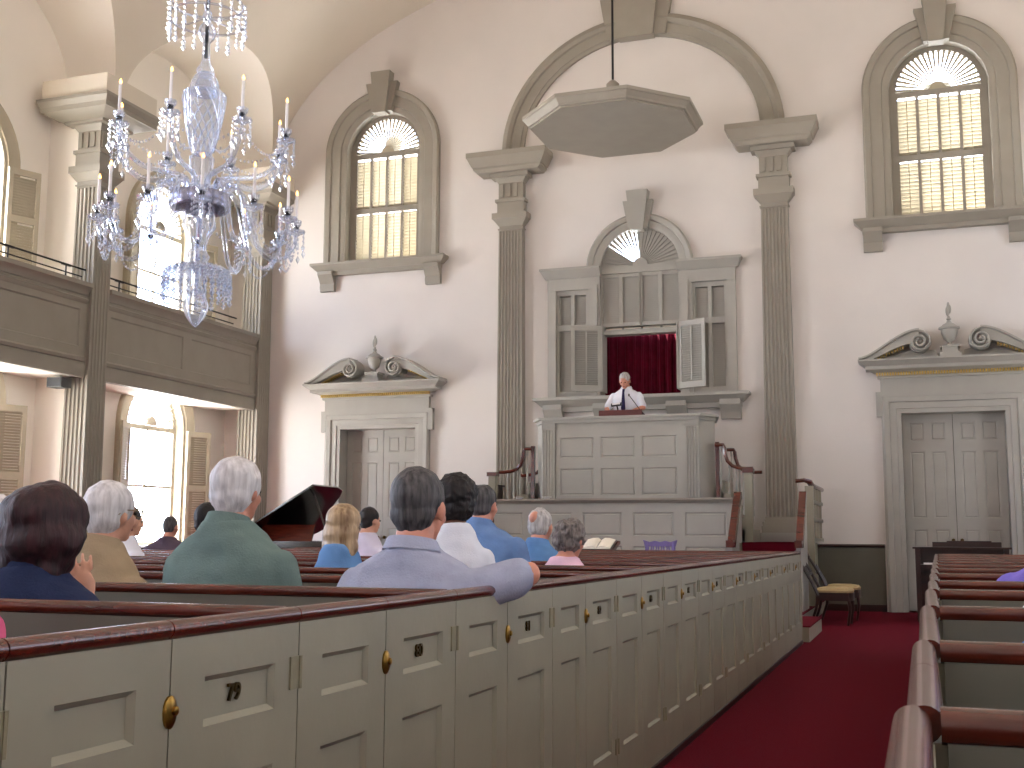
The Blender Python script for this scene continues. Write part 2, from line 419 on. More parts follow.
# ------------------------------------------------------------------ doors of the end wall
def scroll(m, cu, cw, sgn, r=.17, d1=.28):
    """volute in relief"""
    pts = []
    for k in range(46):
        a = PI * .5 - sgn * 0 + k * PI * 2.3 / 45; rr = r * (1 - .8 * k / 45)
        pts.append((cu - sgn * rr * math.cos(a) * -1, cw + rr * math.sin(a)))
    return pts
def front_door(u, n, label):
    f = fw
    o = thing('door_%d' % n, label, 'door', tuple(f(u, 0, 0)), None, 'structure')
    m = MB(f)
    m.sweep([(u - .72, 0), (u - .72, 2.93), (u + .72, 2.93), (u + .72, 0)],
            [(0, -.3), (0, .03), (.06, .035), (.07, .05), (.16, .05), (.17, .075), (.24, .09), (.28, .07), (.28, 0), (.02, 0)], side=1)
    for s_ in (-1, 1):
        a, b = sorted((u + s_ * .98, u + s_ * 1.07)); m.box(a, b, 0, .085, 2.88, 3.24)
    m.box(u - 1.07, u + 1.07, 0, .092, 3.18, 3.25)
    m.build('door_frame', TRIM2, o)
    for s_ in (-1, 1):
        a, b = sorted((u, u + s_ * .72)); w = b - a
        pans = []
        for c0, c1 in ((a + .09, a + w / 2 - .035), (a + w / 2 + .035, b - .09)):
            pans += [(c0, c1, .25, 1.22), (c0, c1, 1.36, 2.38), (c0, c1, 2.52, 2.82)]
        leaf = MB(f).panels(a + .004, b - .004, 0.01, 2.93, .05, pans, .014, .03, d0=-.3, field=.035).build('door_leaf', TRIM2, o)
        MB(f).ball((u + s_ * .06, -.21, 1.05), (.028, .03, .028)).build('door_knob', OLDBRASS, leaf)
    m = MB(f); m.box(u - .735, u + .735, -.36, -.31, 0, 2.945); m.build('door_light_stop', DARKWOOD, o)  # unseen dark sheet added to stop daylight leaking through the door gaps
    m = MB(f)
    m.box(u - 1.0, u + 1.0, 0, .09, 3.25, 3.47)
    m.build('frieze', TRIM2, o)
    m = MB(f)
    m.box(u - 1.04, u + 1.04, 0, .12, 3.45, 3.49)
    m.build('bed_mould', TRIM2, o)
    m = MB(f); k = 0; x = u - 1.05
    while x < u + 1.04:
        m.box(x, x + .022, .09, .165, 3.49, 3.535); x += .038
    m.build('dentil_course', GOLD, o)
    m = MB(f)
    m.frustum((u - 1.08, u + 1.08, 0, .16), (u - 1.14, u + 1.14, 0, .22), 3.535, 3.57)
    m.box(u - 1.2, u + 1.2, 0, .29, 3.57, 3.62)
    m.frustum((u - 1.21, u + 1.21, 0, .3), (u - 1.3, u + 1.3, 0, .38), 3.62, 3.69); m.box(u - 1.3, u + 1.3, 0, .38, 3.69, 3.715)
    m.build('cornice', TRIM2, o)
    for s_ in (-1, 1):
        # swan-neck: S-curved raking cornice that ends in a volute beside the urn
        top = []; n_ = 22
        for i in range(n_ + 1):
            q = i / n_; x = 1.29 - q * .87
            z = 3.72 + .40 * (q * q * (3 - 2 * q)) ** .85
            top.append((x, z))
        c = (.42, 3.955)
        low = [(x, max(3.715, z - (.03 + .16 * (i / n_)))) for i, (x, z) in enumerate(top)]
        poly = [(u + s_ * x, z) for x, z in top] + [(u + s_ * x, z) for x, z in reversed(low)]
        m = MB(f); m.loft([[(a, .02, b) for a, b in poly], [(a, .3, b) for a, b in poly]])
        tp = [(u + s_ * x, z + .012) for x, z in top]
        m.sweep(tp, [(-.02, .0), (.02, .0), (.02, .345), (-.005, .35), (-.02, .31)], side=s_ * -1 if s_ > 0 else 1)
        sp = []
        for k in range(56):
            q = k * PI * 3.9 / 55; rr = .165 * (1 - .78 * (k / 55) ** .8)
            sp.append((u + s_ * (c[0] - rr * math.sin(q)), c[1] + rr * math.cos(q)))
        ring = [(u + s_ * c[0] + .15 * math.cos(2 * PI * k / 28), c[1] + .15 * math.sin(2 * PI * k / 28)) for k in range(28)]
        m.loft([[(a, .02, b) for a, b in ring], [(a, .27, b) for a, b in ring]])
        m.sweep([(u + s_ * top[-1][0], top[-1][1] + .012)] + sp, [(-.017, .05), (.017, .05), (.017, .33), (.006, .345), (-.006, .345), (-.017, .33)], side=1)
        m.ball((u + s_ * c[0], .29, c[1]), (.035, .04, .035), 8, 5)
        sw = m.build('swan_neck', TRIM2, o)
        g = MB(f)
        for i in range(4, 17):
            x, z = low[i]
            g.box(u + s_ * x - .012, u + s_ * x + .012, .06, .2, z - .03, z + .012)
        g.build('dentil_course', GOLD, sw)
        m = MB(f)
        m.prism([(u + s_ * .16, 3.715), (u + s_ * 1.18, 3.715), (u + s_ * .6, 3.84), (u + s_ * .42, 3.9), (u + s_ * .2, 3.84)], 0, .09)
        m.build('tympanum', TRIM2, o)
    m = MB(f)
    m.box(u - .15, u + .15, .03, .33, 3.715, 3.78); m.box(u - .11, u + .11, .07, .29, 3.78, 3.86); m.box(u - .135, u + .135, .05, .31, 3.86, 3.885)
    m.build('plinth', TRIM2, o)
    m = MB(lambda a, b, c: f(u + a, .18 + b, c))
    m.lathe([(.0, 3.885), (.06, 3.885), (.06, 3.9), (.028, 3.92), (.028, 3.94), (.085, 3.99), (.115, 4.08), (.12, 4.13), (.15, 4.14), (.15, 4.165), (.12, 4.18), (.08, 4.215), (.04, 4.235), (.022, 4.27), (.038, 4.29), (.022, 4.31), (.015, 4.34), (0, 4.34)], seg=18)
    m.ball((-.012, 0, 4.41), (.03, .03, .08)); m.ball((.016, 0, 4.44), (.025, .028, .07)); m.ball((0, 0, 4.5), (.02, .02, .05))
    m.build('urn', TRIM2, o, None)
front_door(DOORU[0], 1, 'panelled double door under a swan-neck pediment nearer the gallery')
front_door(DOORU[1], 2, 'panelled double door under a swan-neck pediment behind the aisle end')

# ------------------------------------------------------------------ windows of the end wall
def louvre_panel(m, a, b, c, e, dep, pitch=.052, tilt=.55, w=.04, t=.006):
    z = c + pitch * .4
    while z < e - .01:
        dz = math.sin(tilt) * w / 2; dd = math.cos(tilt) * w / 2
        m.loft([[(a, dep - dd, z - dz - t / 2), (b, dep - dd, z - dz - t / 2), (b, dep - dd, z - dz + t / 2), (a, dep - dd, z - dz + t / 2)],
                [(a, dep + dd, z + dz - t / 2), (b, dep + dd, z + dz - t / 2), (b, dep + dd, z + dz + t / 2), (a, dep + dd, z + dz + t / 2)]])
        z += pitch
def fan(m, cu, ws, r, dep, n=22, r0=.16, gap=.5, t=.03, skip=()):
    for k in range(n):
        if k in skip: continue
        a0 = PI * (k + .5 - gap / 2) / n; a1 = PI * (k + .5 + gap / 2) / n
        m.prism([(cu + r0 * math.cos(a0), ws + r0 * math.sin(a0)), (cu + r * math.cos(a0), ws + r * math.sin(a0)), (cu + r * math.cos(a1), ws + r * math.sin(a1)), (cu + r0 * math.cos(a1), ws + r0 * math.sin(a1))], dep - t / 2, dep + t / 2)
    m.prism([(cu + r0 * math.cos(PI * k / 12), ws + r0 * math.sin(PI * k / 12)) for k in range(13)], dep - .03, dep + .03)
def upper_window(u, n, label):
    f = fw; w0, ws = 5.9, 7.95
    o = thing('window_%d' % n, label, 'window', tuple(f(u, 0, w0)), None, 'structure')
    m = MB(f)
    m.sweep(archpath(u, w0, ws, .72, 28), [(0, -.3), (0, .015), (.04, .03), (.1, .03), (.115, .055), (.28, .06), (.295, .085), (.37, .1), (.4, .08), (.4, 0), (.02, 0)], side=-1)
    m.build('casing', TRIM, o)
    m = MB(f)
    m.prism([(u - .19, ws + .7), (u + .19, ws + .7), (u + .31, ws + 1.24), (u - .31, ws + 1.24)], 0, .13)
    m.prism([(u - .11, ws + .66), (u + .11, ws + .66), (u + .19, ws + 1.43), (u - .19, ws + 1.43)], 0, .2)
    m.build('keystone', TRIM, o)
    m = MB(f)
    m.box(u - 1.18, u + 1.18, -.3, .12, w0 - .2, w0 - .03); m.frustum((u - 1.2, u + 1.2, 0, .14), (u - 1.3, u + 1.3, 0, .24), w0 - .13, w0 - .03); m.box(u - 1.3, u + 1.3, 0, .25, w0 - .03, w0 + .01)
    m.build('sill', TRIM, o)
    for s_ in (-1, 1):
        c = u + s_ * 1.03; m = MB(f)
        m.prism_u([(0, w0 - .48), (.07, w0 - .48), (.09, w0 - .4), (.08, w0 - .34), (.13, w0 - .26), (.19, w0 - .19), (.19, w0 - .13), (0, w0 - .13)], c - .14, c + .14)
        m.build('sill_bracket', TRIM, o)
    m = MB(f); dep = -.2
    m.plate(arch(u, w0, ws, .72), [arch(u, ws + .03, ws + .03, .62)] + [[(u - .62 + i * .31 + .022, a), (u - .62 + (i + 1) * .31 - .022, a), (u - .62 + (i + 1) * .31 - .022, b), (u - .62 + i * .31 + .022, b)] for i in range(4) for a, b in ((w0 + .05, 6.86), (6.96, ws - .06))], dep - .035, dep + .035)
    sa = m.build('window_frame', TRIM, o)
    m = MB(f)
    for i in range(4):
        for a, b in ((w0 + .05, 6.86), (6.96, ws - .06)):
            louvre_panel(m, u - .62 + i * .31 + .02, u - .62 + (i + 1) * .31 - .02, a, b, dep, pitch=.06, w=.061, tilt=(.76 if i < 3 or n == 2 else .95))
            m.box(u - .62 + (i + .5) * .31 - .006, u - .62 + (i + .5) * .31 + .006, dep + .018, dep + .03, a, b)
    m.build('louvre', LOUVRE, sa)
    m = MB(f); fan(m, u, ws + .03, .64, dep, 24, .12, .55)
    m.build('sunburst', LOUVRE, sa)
upper_window(DOORU[0], 1, 'arched louvred window over the door nearer the gallery')
upper_window(DOORU[1], 2, 'arched louvred window over the door at the aisle end')

def palladian():
    f = fw; u = XC
    o = thing('window_3', 'three part window behind the pulpit with open shutters and dark curtain', 'window', tuple(f(u, 0, 3.3)), None, 'structure')
    m = MB(f)
    m.sweep([(u + .66 * math.cos(PI * k / 28), 5.46 + .66 * math.sin(PI * k / 28)) for k in range(29)], [(0, -.3), (0, .03), (.05, .05), (.12, .05), (.13, .08), (.2, .1), (.23, .08), (.23, 0), (.02, 0)], side=-1)
    m.build('arch_casing', TRIM2, o)
    m = MB(f)
    m.prism([(u - .16, 6.08), (u + .16, 6.08), (u + .25, 6.56), (u - .25, 6.56)], 0, .13); m.prism([(u - .1, 6.05), (u + .1, 6.05), (u + .18, 6.72), (u - .18, 6.72)], 0, .19)
    m.build('keystone', TRIM2, o)
    m = MB(f)
    for s_ in (-1, 1):
        for c0, c1, dd in ((.66, .86, .07), (1.42, 1.56, .07)):
            a, b = sorted((u + s_ * c0, u + s_ * c1)); m.box(a, b, -.25, dd, 3.3, 5.2)
        a, b = sorted((u + s_ * .66, u + s_ * 1.56)); m.box(a, b, -.25, .08, 5.14, 5.34)
        a, b = sorted((u + s_ * .7, u + s_ * .8)); m.box(a, b, .07, .1, 3.3, 5.2)
        a, b = sorted((u + s_ * .64, u + s_ * 1.6)); m.frustum((a, b, 0, .1), ((a - .06 if s_ < 0 else a), (b + .06 if s_ > 0 else b), 0, .2), 5.34, 5.46); m.box((a - .07 if s_ < 0 else a), (b + .07 if s_ > 0 else b), 0, .21, 5.46, 5.5)
    m.box(u - .66, u + .66, -.25, .02, 5.38, 5.5); m.box(u - .66, u + .66, -.2, 0, 4.36, 4.44)
    m.build('casing', TRIM2, o)
    m = MB(f); fan(m, u, 5.5, .66, -.06, 26, .13, .62, .02)
    for a0, a1 in ((0, 92), (146, 180)):
        sec_ = [(u, 5.5)] + [(u + .67 * math.cos(math.radians(a0 + (a1 - a0) * k / 20)), 5.5 + .67 * math.sin(math.radians(a0 + (a1 - a0) * k / 20))) for k in range(21)]
        m.prism(sec_, -.1, -.075)
    sb = m.build('sunburst', TRIM2, o)
    # central closed shutters above the opening
    m = MB(f)
    for i in range(4):
        a = u - .66 + i * .33; m.box(a, a + .03, -.12, -.02, 4.5, 5.38); m.box(a + .3, a + .33, -.12, -.02, 4.5, 5.38)
        m.box(a + .03, a + .3, -.12, -.025, 4.5, 4.56); m.box(a + .03, a + .3, -.12, -.025, 5.32, 5.4)
        m.box(a, a + .33, -.17, -.15, 4.4, 5.42)
        louvre_panel(m, a + .03, a + .3, 4.56, 5.32, -.06, .035, 1.05, .04)
    m.build('shutter_panel', TRIM2, o)
    for s_ in (-1, 1):
        m = MB(f); a, b = sorted((u + s_ * .86, u + s_ * 1.42)); mid = (a + b) / 2
        m.plate([(a, 3.36), (b, 3.36), (b, 5.14), (a, 5.14)], [[(x0, z0), (x1, z0), (x1, z1), (x0, z1)] for x0, x1 in ((a + .05, mid - .03), (mid + .03, b - .05)) for z0, z1 in ((3.44, 4.46), (4.56, 5.06))], -.08, .02)
        m.box(a, b, -.12, -.09, 3.36, 5.14)
        louvre_panel(m, a + .05, b - .05, 3.44, 5.06, -.045, .035, 1.05, .036)
        m.build('sidelight_shutter', TRIM2, o)
    # open shutters, folded back into the room
    for s_ in (-1, 1):
        piv = Vector((u + s_ * .63, .08)); ang = .38
        def g(a, b, c, s_=s_, piv=piv, ang=ang):
            x = a * math.cos(ang) ; d = a * math.sin(ang) + b
            return f(piv.x + s_ * x, piv.y + d, c)
        m = MB(g)
        m.plate([(0, 3.42), (.5, 3.42), (.5, 4.5), (0, 4.5)], [[(.06, 3.52), (.44, 3.52), (.44, 4.42), (.06, 4.42)]], -.018, .018)
        louvre_panel(m, .055, .445, 3.52, 4.42, 0, .036, .7, .036)
        m.box(.24, .26, .018, .03, 3.54, 4.4)
        m.build('open_shutter', TRIM2, o)
        def g2(a, b, c, s_=s_, piv=piv):
            return f(piv.x + s_ * a, piv.y - .06 + b, c)
        m = MB(g2); m.box(-.02, .0, -.2, .1, 3.42, 4.5); m.build('shutter_leaf', TRIM2, o)
    m = MB(f)
    for i in range(4): m.box(u - .64 + i * .32 + .02, u - .64 + (i + 1) * .32 - .02, -.14, -.12, 4.445, 4.49)
    m.build('small_pane', PAPER, o)
    # sill
    m = MB(f)
    m.box(u - 1.62, u + 1.62, 0, .12, 3.1, 3.24); m.frustum((u - 1.64, u + 1.64, 0, .14), (u - 1.74, u + 1.74, 0, .26), 3.18, 3.28); m.box(u - 1.76, u + 1.76, 0, .28, 3.28, 3.33)
    m.build('sill', TRIM2, o)
    for c in (-1.45, -.6, .6, 1.45):
        m = MB(f)
        m.prism_u([(0, 2.92), (.08, 2.92), (.1, 3.0), (.13, 3.06), (.2, 3.14), (.2, 3.22), (0, 3.22)], u + c - .16, u + c + .16)
        m.build('sill_bracket', TRIM2, o)
    return o
palladian()
m = MB(fw); P = []
for k in range(121):
    x = XC - .72 + 1.44 * k / 120; P.append((x, -.27 + .035 * math.sin(k * .55) + .012 * math.sin(k * 1.7)))
m.loft([[(a, b, 3.3) for a, b in P], [(a, b, 4.42) for a, b in P]], cap=False, closed=False)
m.loft([[(a, b - .012, 3.3) for a, b in P], [(a, b - .012, 4.42) for a, b in P]], cap=False, closed=False)
tag(m.build('curtain', DRAPE), 'dark maroon curtain hanging in the opening behind the preacher', 'curtain')

# ------------------------------------------------------------------ aisle windows on the left wall, two tiers
def aisle_window(y, w0, ws, n, label, f, r=.75, shut=True, sh_h=None):
    o = thing('window_%d' % n, label, 'window', tuple(f(y, 0, w0)), None, 'structure')
    m = MB(f)
    m.sweep(archpath(y, w0, ws, r, 24), [(0, -.28), (0, .02), (.05, .03), (.06, .05), (.2, .06), (.25, .08), (.27, .06), (.27, 0), (.02, 0)], side=-1)
    m.build('casing', SHUTTER, o)
    m = MB(f); m.box(y - r - .3, y + r + .3, -.28, .14, w0 - .08, w0); m.build('sill', SHUTTER, o)
    m = MB(f)
    m.plate(arch(y, w0, ws, r), [arch(y, ws + .04, ws + .04, r - .08)] + [[(y - r + .06, w0 + .06), (y + r - .06, w0 + .06), (y + r - .06, ws - .04), (y - r + .06, ws - .04)]], -.2, -.14)
    m.box(y - .012, y + .012, -.19, -.15, w0, ws); m.box(y - r, y + r, -.18, -.15, (w0 + ws) / 2 - .02, (w0 + ws) / 2 + .02)
    for k in range(1, 4):
        a = PI * k / 4; m.tube([(y + .15 * math.cos(a), -.17, ws + .04 + .15 * math.sin(a)), (y + (r - .06) * math.cos(a), -.17, ws + .04 + (r - .06) * math.sin(a))], .012, 4)
    fr = m.build('window_frame', SASH, o)
    m = MB(f); fan(m, y, ws + .04, r - .06, -.1, 22, .14, .3, .02); m.build('sunburst', SASH, fr)
    if shut:
        for s_ in (-1, 1):
            piv = y + s_ * (r + .02)
            def g(a, b, c, s_=s_, piv=piv): return f(piv + s_ * a * .92, .09 + a * .38 + b, c)
            m = MB(g); h0, h1 = w0, ws
            m.plate([(0, h0), (.46, h0), (.46, h1), (0, h1)], [[(.06, a), (.4, a), (.4, b), (.06, b)] for a, b in ((h0 + .09, (h0 + h1) / 2 - .05), ((h0 + h1) / 2 + .05, h1 - .09))], -.018, .018)
            louvre_panel(m, .055, .405, h0 + .09, (h0 + h1) / 2 - .05, 0, .04, .7, .04); louvre_panel(m, .055, .405, (h0 + h1) / 2 + .05, h1 - .09, 0, .04, .7, .04)
            m.build('open_shutter', SHUTTER, o)
n = 4
BN = ['in the bay beside the end wall', 'in the bay behind the tall column', 'in the third bay back', 'in the fourth bay back', 'in the rearmost bay']
for k, y in enumerate(WINC[:3]):
    aisle_window(y, .9, 2.85, n, 'bright arched window under the gallery ' + BN[k], LW(XL)); n += 1
    aisle_window(y, 4.75, 6.2, n, 'bright arched window above the gallery ' + BN[k], LW(XL)); n += 1

# ------------------------------------------------------------------ gallery
def gallery(side):
    sg = 1 if side == 0 else -1
    f = LW(COLX + .12) if side == 0 else RW(2 * XC - COLX - .12)
    for k in range(3):
        y1 = COLY[k] - .2; y0 = COLY[k + 1] + .2
        nm = ['between the tall column and the end wall', 'behind the tall column', 'two bays behind the end wall'][k]
        o = thing('gallery_front', ('grey panelled gallery parapet ' if side == 0 else 'panelled parapet of the opposite gallery ') + nm, 'balcony', tuple(f(y0, 0, 3.28)), None, 'structure')
        mid = (y0 + y1) / 2
        pans = [(y0 + .12, mid - .1, 3.7, 4.26), (mid + .1, y1 - .12, 3.7, 4.26)]
        MB(f).panels(y0, y1, 3.28, 4.54, .08, pans, .02, .03, d0=-.08).build('parapet_panel', TRIM, o)
        m = MB(f)
        m.prism_u([(-.1, 4.46), (.02, 4.46), (.03, 4.5), (.06, 4.54), (.1, 4.57), (.1, 4.63), (-.14, 4.63), (-.14, 4.54)], y0, y1)
        m.prism_u([(0, 3.5), (.02, 3.51), (.035, 3.55), (.01, 3.58), (0, 3.58)], y0, y1); m.box(y0, y1, 0, .02, 3.28, 3.46); m.prism_u([(0, 4.34), (.02, 4.36), (.03, 4.4), (0, 4.42)], y0, y1)
        m.build('moulding', TRIM, o)
        m = MB(f); m.box(y0, y1, -.86, -.08, 3.3, 3.42); m.build('gallery_floor', NICHE, o)
        if side == 0:
            r = MB(f)
            r.tube([(y0, -.06, 4.84), (y1 - (.55 if k == 0 else 0), -.06, 4.84)], .014, 6)
            r.tube([(y0, -.12, 4.75), (y1 - (.55 if k == 0 else 0), -.12, 4.75)], .01, 6)
            gr = r.build('guard_rail', DARKMETAL, o)
            for q in range(4 if k else 3):
                yy = y0 + .35 + q * 1.1
                p = MB(f); p.tube([(yy, -.06, 4.63), (yy, -.06, 4.84)], .012, 6); p.box(yy - .09, yy + .09, -.075, -.045, 4.82, 4.85); p.build('rail_post', DARKMETAL, gr)
gallery(0); gallery(1)
# loudspeaker fixed to the tall column under the gallery
o = thing('loudspeaker', 'small grey loudspeaker fixed to the tall column under the gallery', 'loudspeaker', (COLX - .1, COLY[1] - .42, 3.13))
m = MB(); m.box(COLX - .25, COLX + .0, COLY[1] - .5, COLY[1] - .29, 3.12, 3.26); m.build('cabinet', SPEAKER, o)
m = MB(); m.box(COLX - .24, COLX - .01, COLY[1] - .506, COLY[1] - .5, 3.13, 3.25); m.build('grille', BLACK, o)
m = MB(); m.box(COLX - .14, COLX - .1, COLY[1] - .29, COLY[1] - .21, 3.17, 3.21); m.build('bracket', DARKMETAL, o)
#CONT
# ------------------------------------------------------------------ chancel platform, screen, pulpit, stairs
o = thing('platform', 'low red carpeted chancel step with painted riser at the end of the pews', 'platform', (-4.2, 13.4, 0), None, 'structure')
m = MB(); m.box(-7.27, -1.15, 12.6, 14.17, 0, .15); m.box(-7.0, -1.4, 14.17, D - .02, 0, .15); m.build('riser', PEW, o)
m = MB(); m.box(-7.28, -1.14, 12.6, 14.18, .15, .165); m.box(-7.0, -1.4, 14.18, D - .02, .15, .165); m.build('carpet', CARPET, o)

f = FW(15.62)
o = thing('communion_screen', 'long grey panelled screen in front of the pulpit', 'screen', (XC, 15.62, .165))
pans = []
for i in range(5):
    a = -5.98 + i * .72
    pans += [(a + .07, a + .65, 1.08, 1.42), (a + .07, a + .65, .3, .96)]
MB(f).panels(-6.0, -2.38, .165, 1.54, .05, pans, .014, .022, d0=-.05, field=.03).build('panel', TRIM2, o)
m = MB(f); m.prism_u([(-.1, 1.54), (.03, 1.54), (.05, 1.57), (.07, 1.58), (.07, 1.605), (-.13, 1.605), (-.13, 1.58), (-.1, 1.57)], -6.04, -2.34); m.build('cap', TRIM, o)
m = MB(f); m.box(-6.01, -2.37, -.06, .02, .165, .26); m.build('plinth', TRIM2, o)
for k, (x, lab) in enumerate(((-5.42, 'small white dish on the screen cap nearer the fluted pilaster'), (-5.0, 'small white dish on the screen cap below the first pulpit panel'))):
    t = MB(lambda a, b, c, x=x: Vector((x + a, 15.68 + b, 1.605 + c))).lathe([(0, 0), (.035, 0), (.05, .015), (.075, .025), (.072, .03), (.045, .02), (0, .016)]).build('dish', WAX)
    tag(t, lab, 'dish', 'dishes on the screen')

PF = 16.72
o = thing('pulpit', 'tall grey panelled pulpit with canted fluted corners', 'pulpit', (XC, PF, .165))
f = FW(PF); u = XC
pans = []
for i in range(3):
    a = u - .93 + i * .63
    pans += [(a, a + .54, 2.24, 2.57), (a, a + .54, 1.68, 2.1), (a, a + .54, .95, 1.55), (a, a + .54, .3, .85)]
MB(f).panels(u - .99, u + .99, .165, 2.8, .06, pans, .014, .024, d0=-.06, field=.03).build('front_panel', TRIM2, o)
for s_ in (-1, 1):
    m = MB(f); c = u + s_ * 1.095
    def sec(w): return [(c - .1, -.06, w)] + [(c + a, b, w) for a, b in fluted(.1, 4, .03)] + [(c + .1, -.06, w)]
    m.loft([sec(.165), sec(2.72)]); m.box(c - .105, c + .105, -.06, .03, 2.68, 2.8)
    m.build('fluted_strip', TRIM2, o)
    m = MB(lambda a, b, c, s_=s_: Vector((XC + s_ * a, b, c)))
    m.prism_w([(1.19, PF + .0), (1.37, PF + .3), (1.2, D - .3), (1.12, D - .3), (1.29, PF + .3), (1.13, PF + .06)], .165, 2.8)
    m.build('side_wing', TRIM2, o)
m = MB()
out = [(-1.24, PF - .08), (1.24, PF - .08), (1.44, PF + .28), (1.26, D - .3), (1.1, D - .3), (1.26, PF + .32), (1.08, PF + .12), (-1.08, PF + .12), (-1.26, PF + .32), (-1.1, D - .3), (-1.26, D - .3), (-1.44, PF + .28)]
inn = [(a * .965, b + (.03 if b < PF + .05 else 0)) for a, b in out]
m.prism_w([(XC + a, b) for a, b in out], 2.83, 2.865); m.prism_w([(XC + a, b) for a, b in inn], 2.78, 2.83)
m.build('cornice', TRIM2, o)
m = MB(); m.box(XC - 1.1, XC + 1.1, PF + .08, D - .3, 1.78, 1.9); m.build('pulpit_floor', DARKWOOD, o)
# book rest, lamp and microphone on the pulpit
o = thing('book_rest', 'sloping dark red wooden book rest on the pulpit edge', 'lectern', (XC, PF, 2.865))
m = MB(); m.prism_u([(PF - .06, 2.865), (PF + .34, 2.865), (PF + .34, 2.89), (PF - .06, 2.945)], XC - .27, XC + .34); m.build('slope', REST, o)
m = MB(); m.box(XC - .29, XC + .36, PF - .085, PF - .06, 2.865, 2.945); m.build('ledge', REST, o)
o = thing('reading_lamp', 'small black reading lamp with pale underside on the book rest', 'lamp', (-4.25, PF + .1, 2.95))
m = MB(); m.tube([(-4.25, PF + .12, 2.93), (-4.25, PF + .12, 2.99), (-4.25, PF + .06, 3.03)], .012, 6); m.lathe([(0, 0), (.04, 0), (.04, .012), (0, .012)], -4.25, PF + .12, 12, 2.925); m.build('stem', BLACK, o)
m = MB(); m.tube([(-4.33, PF + .05, 3.036), (-4.17, PF + .05, 3.05)], .026, 8); m.build('shade', BLACK, o)
m = MB(); m.tube([(-4.31, PF + .02, 3.045), (-4.19, PF + .02, 3.056)], .014, 8); m.build('diffuser', WAX, o)
o = thing('microphone', 'thin gooseneck microphone leaning towards the preacher', 'microphone', (-3.9, PF + .1, 2.9))
m = MB(); m.tube([(-3.88, PF + .08, 2.9), (-3.92, PF + .1, 2.98), (-4.02, PF + .13, 3.11), (-4.075, PF + .15, 3.18)], .006, 6); m.build('gooseneck', DARKMETAL, o)
m = MB(); m.ball((-4.085, PF + .155, 3.195), (.014, .014, .022)); m.build('capsule', BLACK, o)
m = MB(); m.lathe([(0, 0), (.03, 0), (.03, .02), (0, .02)], -3.88, PF + .08, 12, 2.89); m.build('base', BLACK, o)

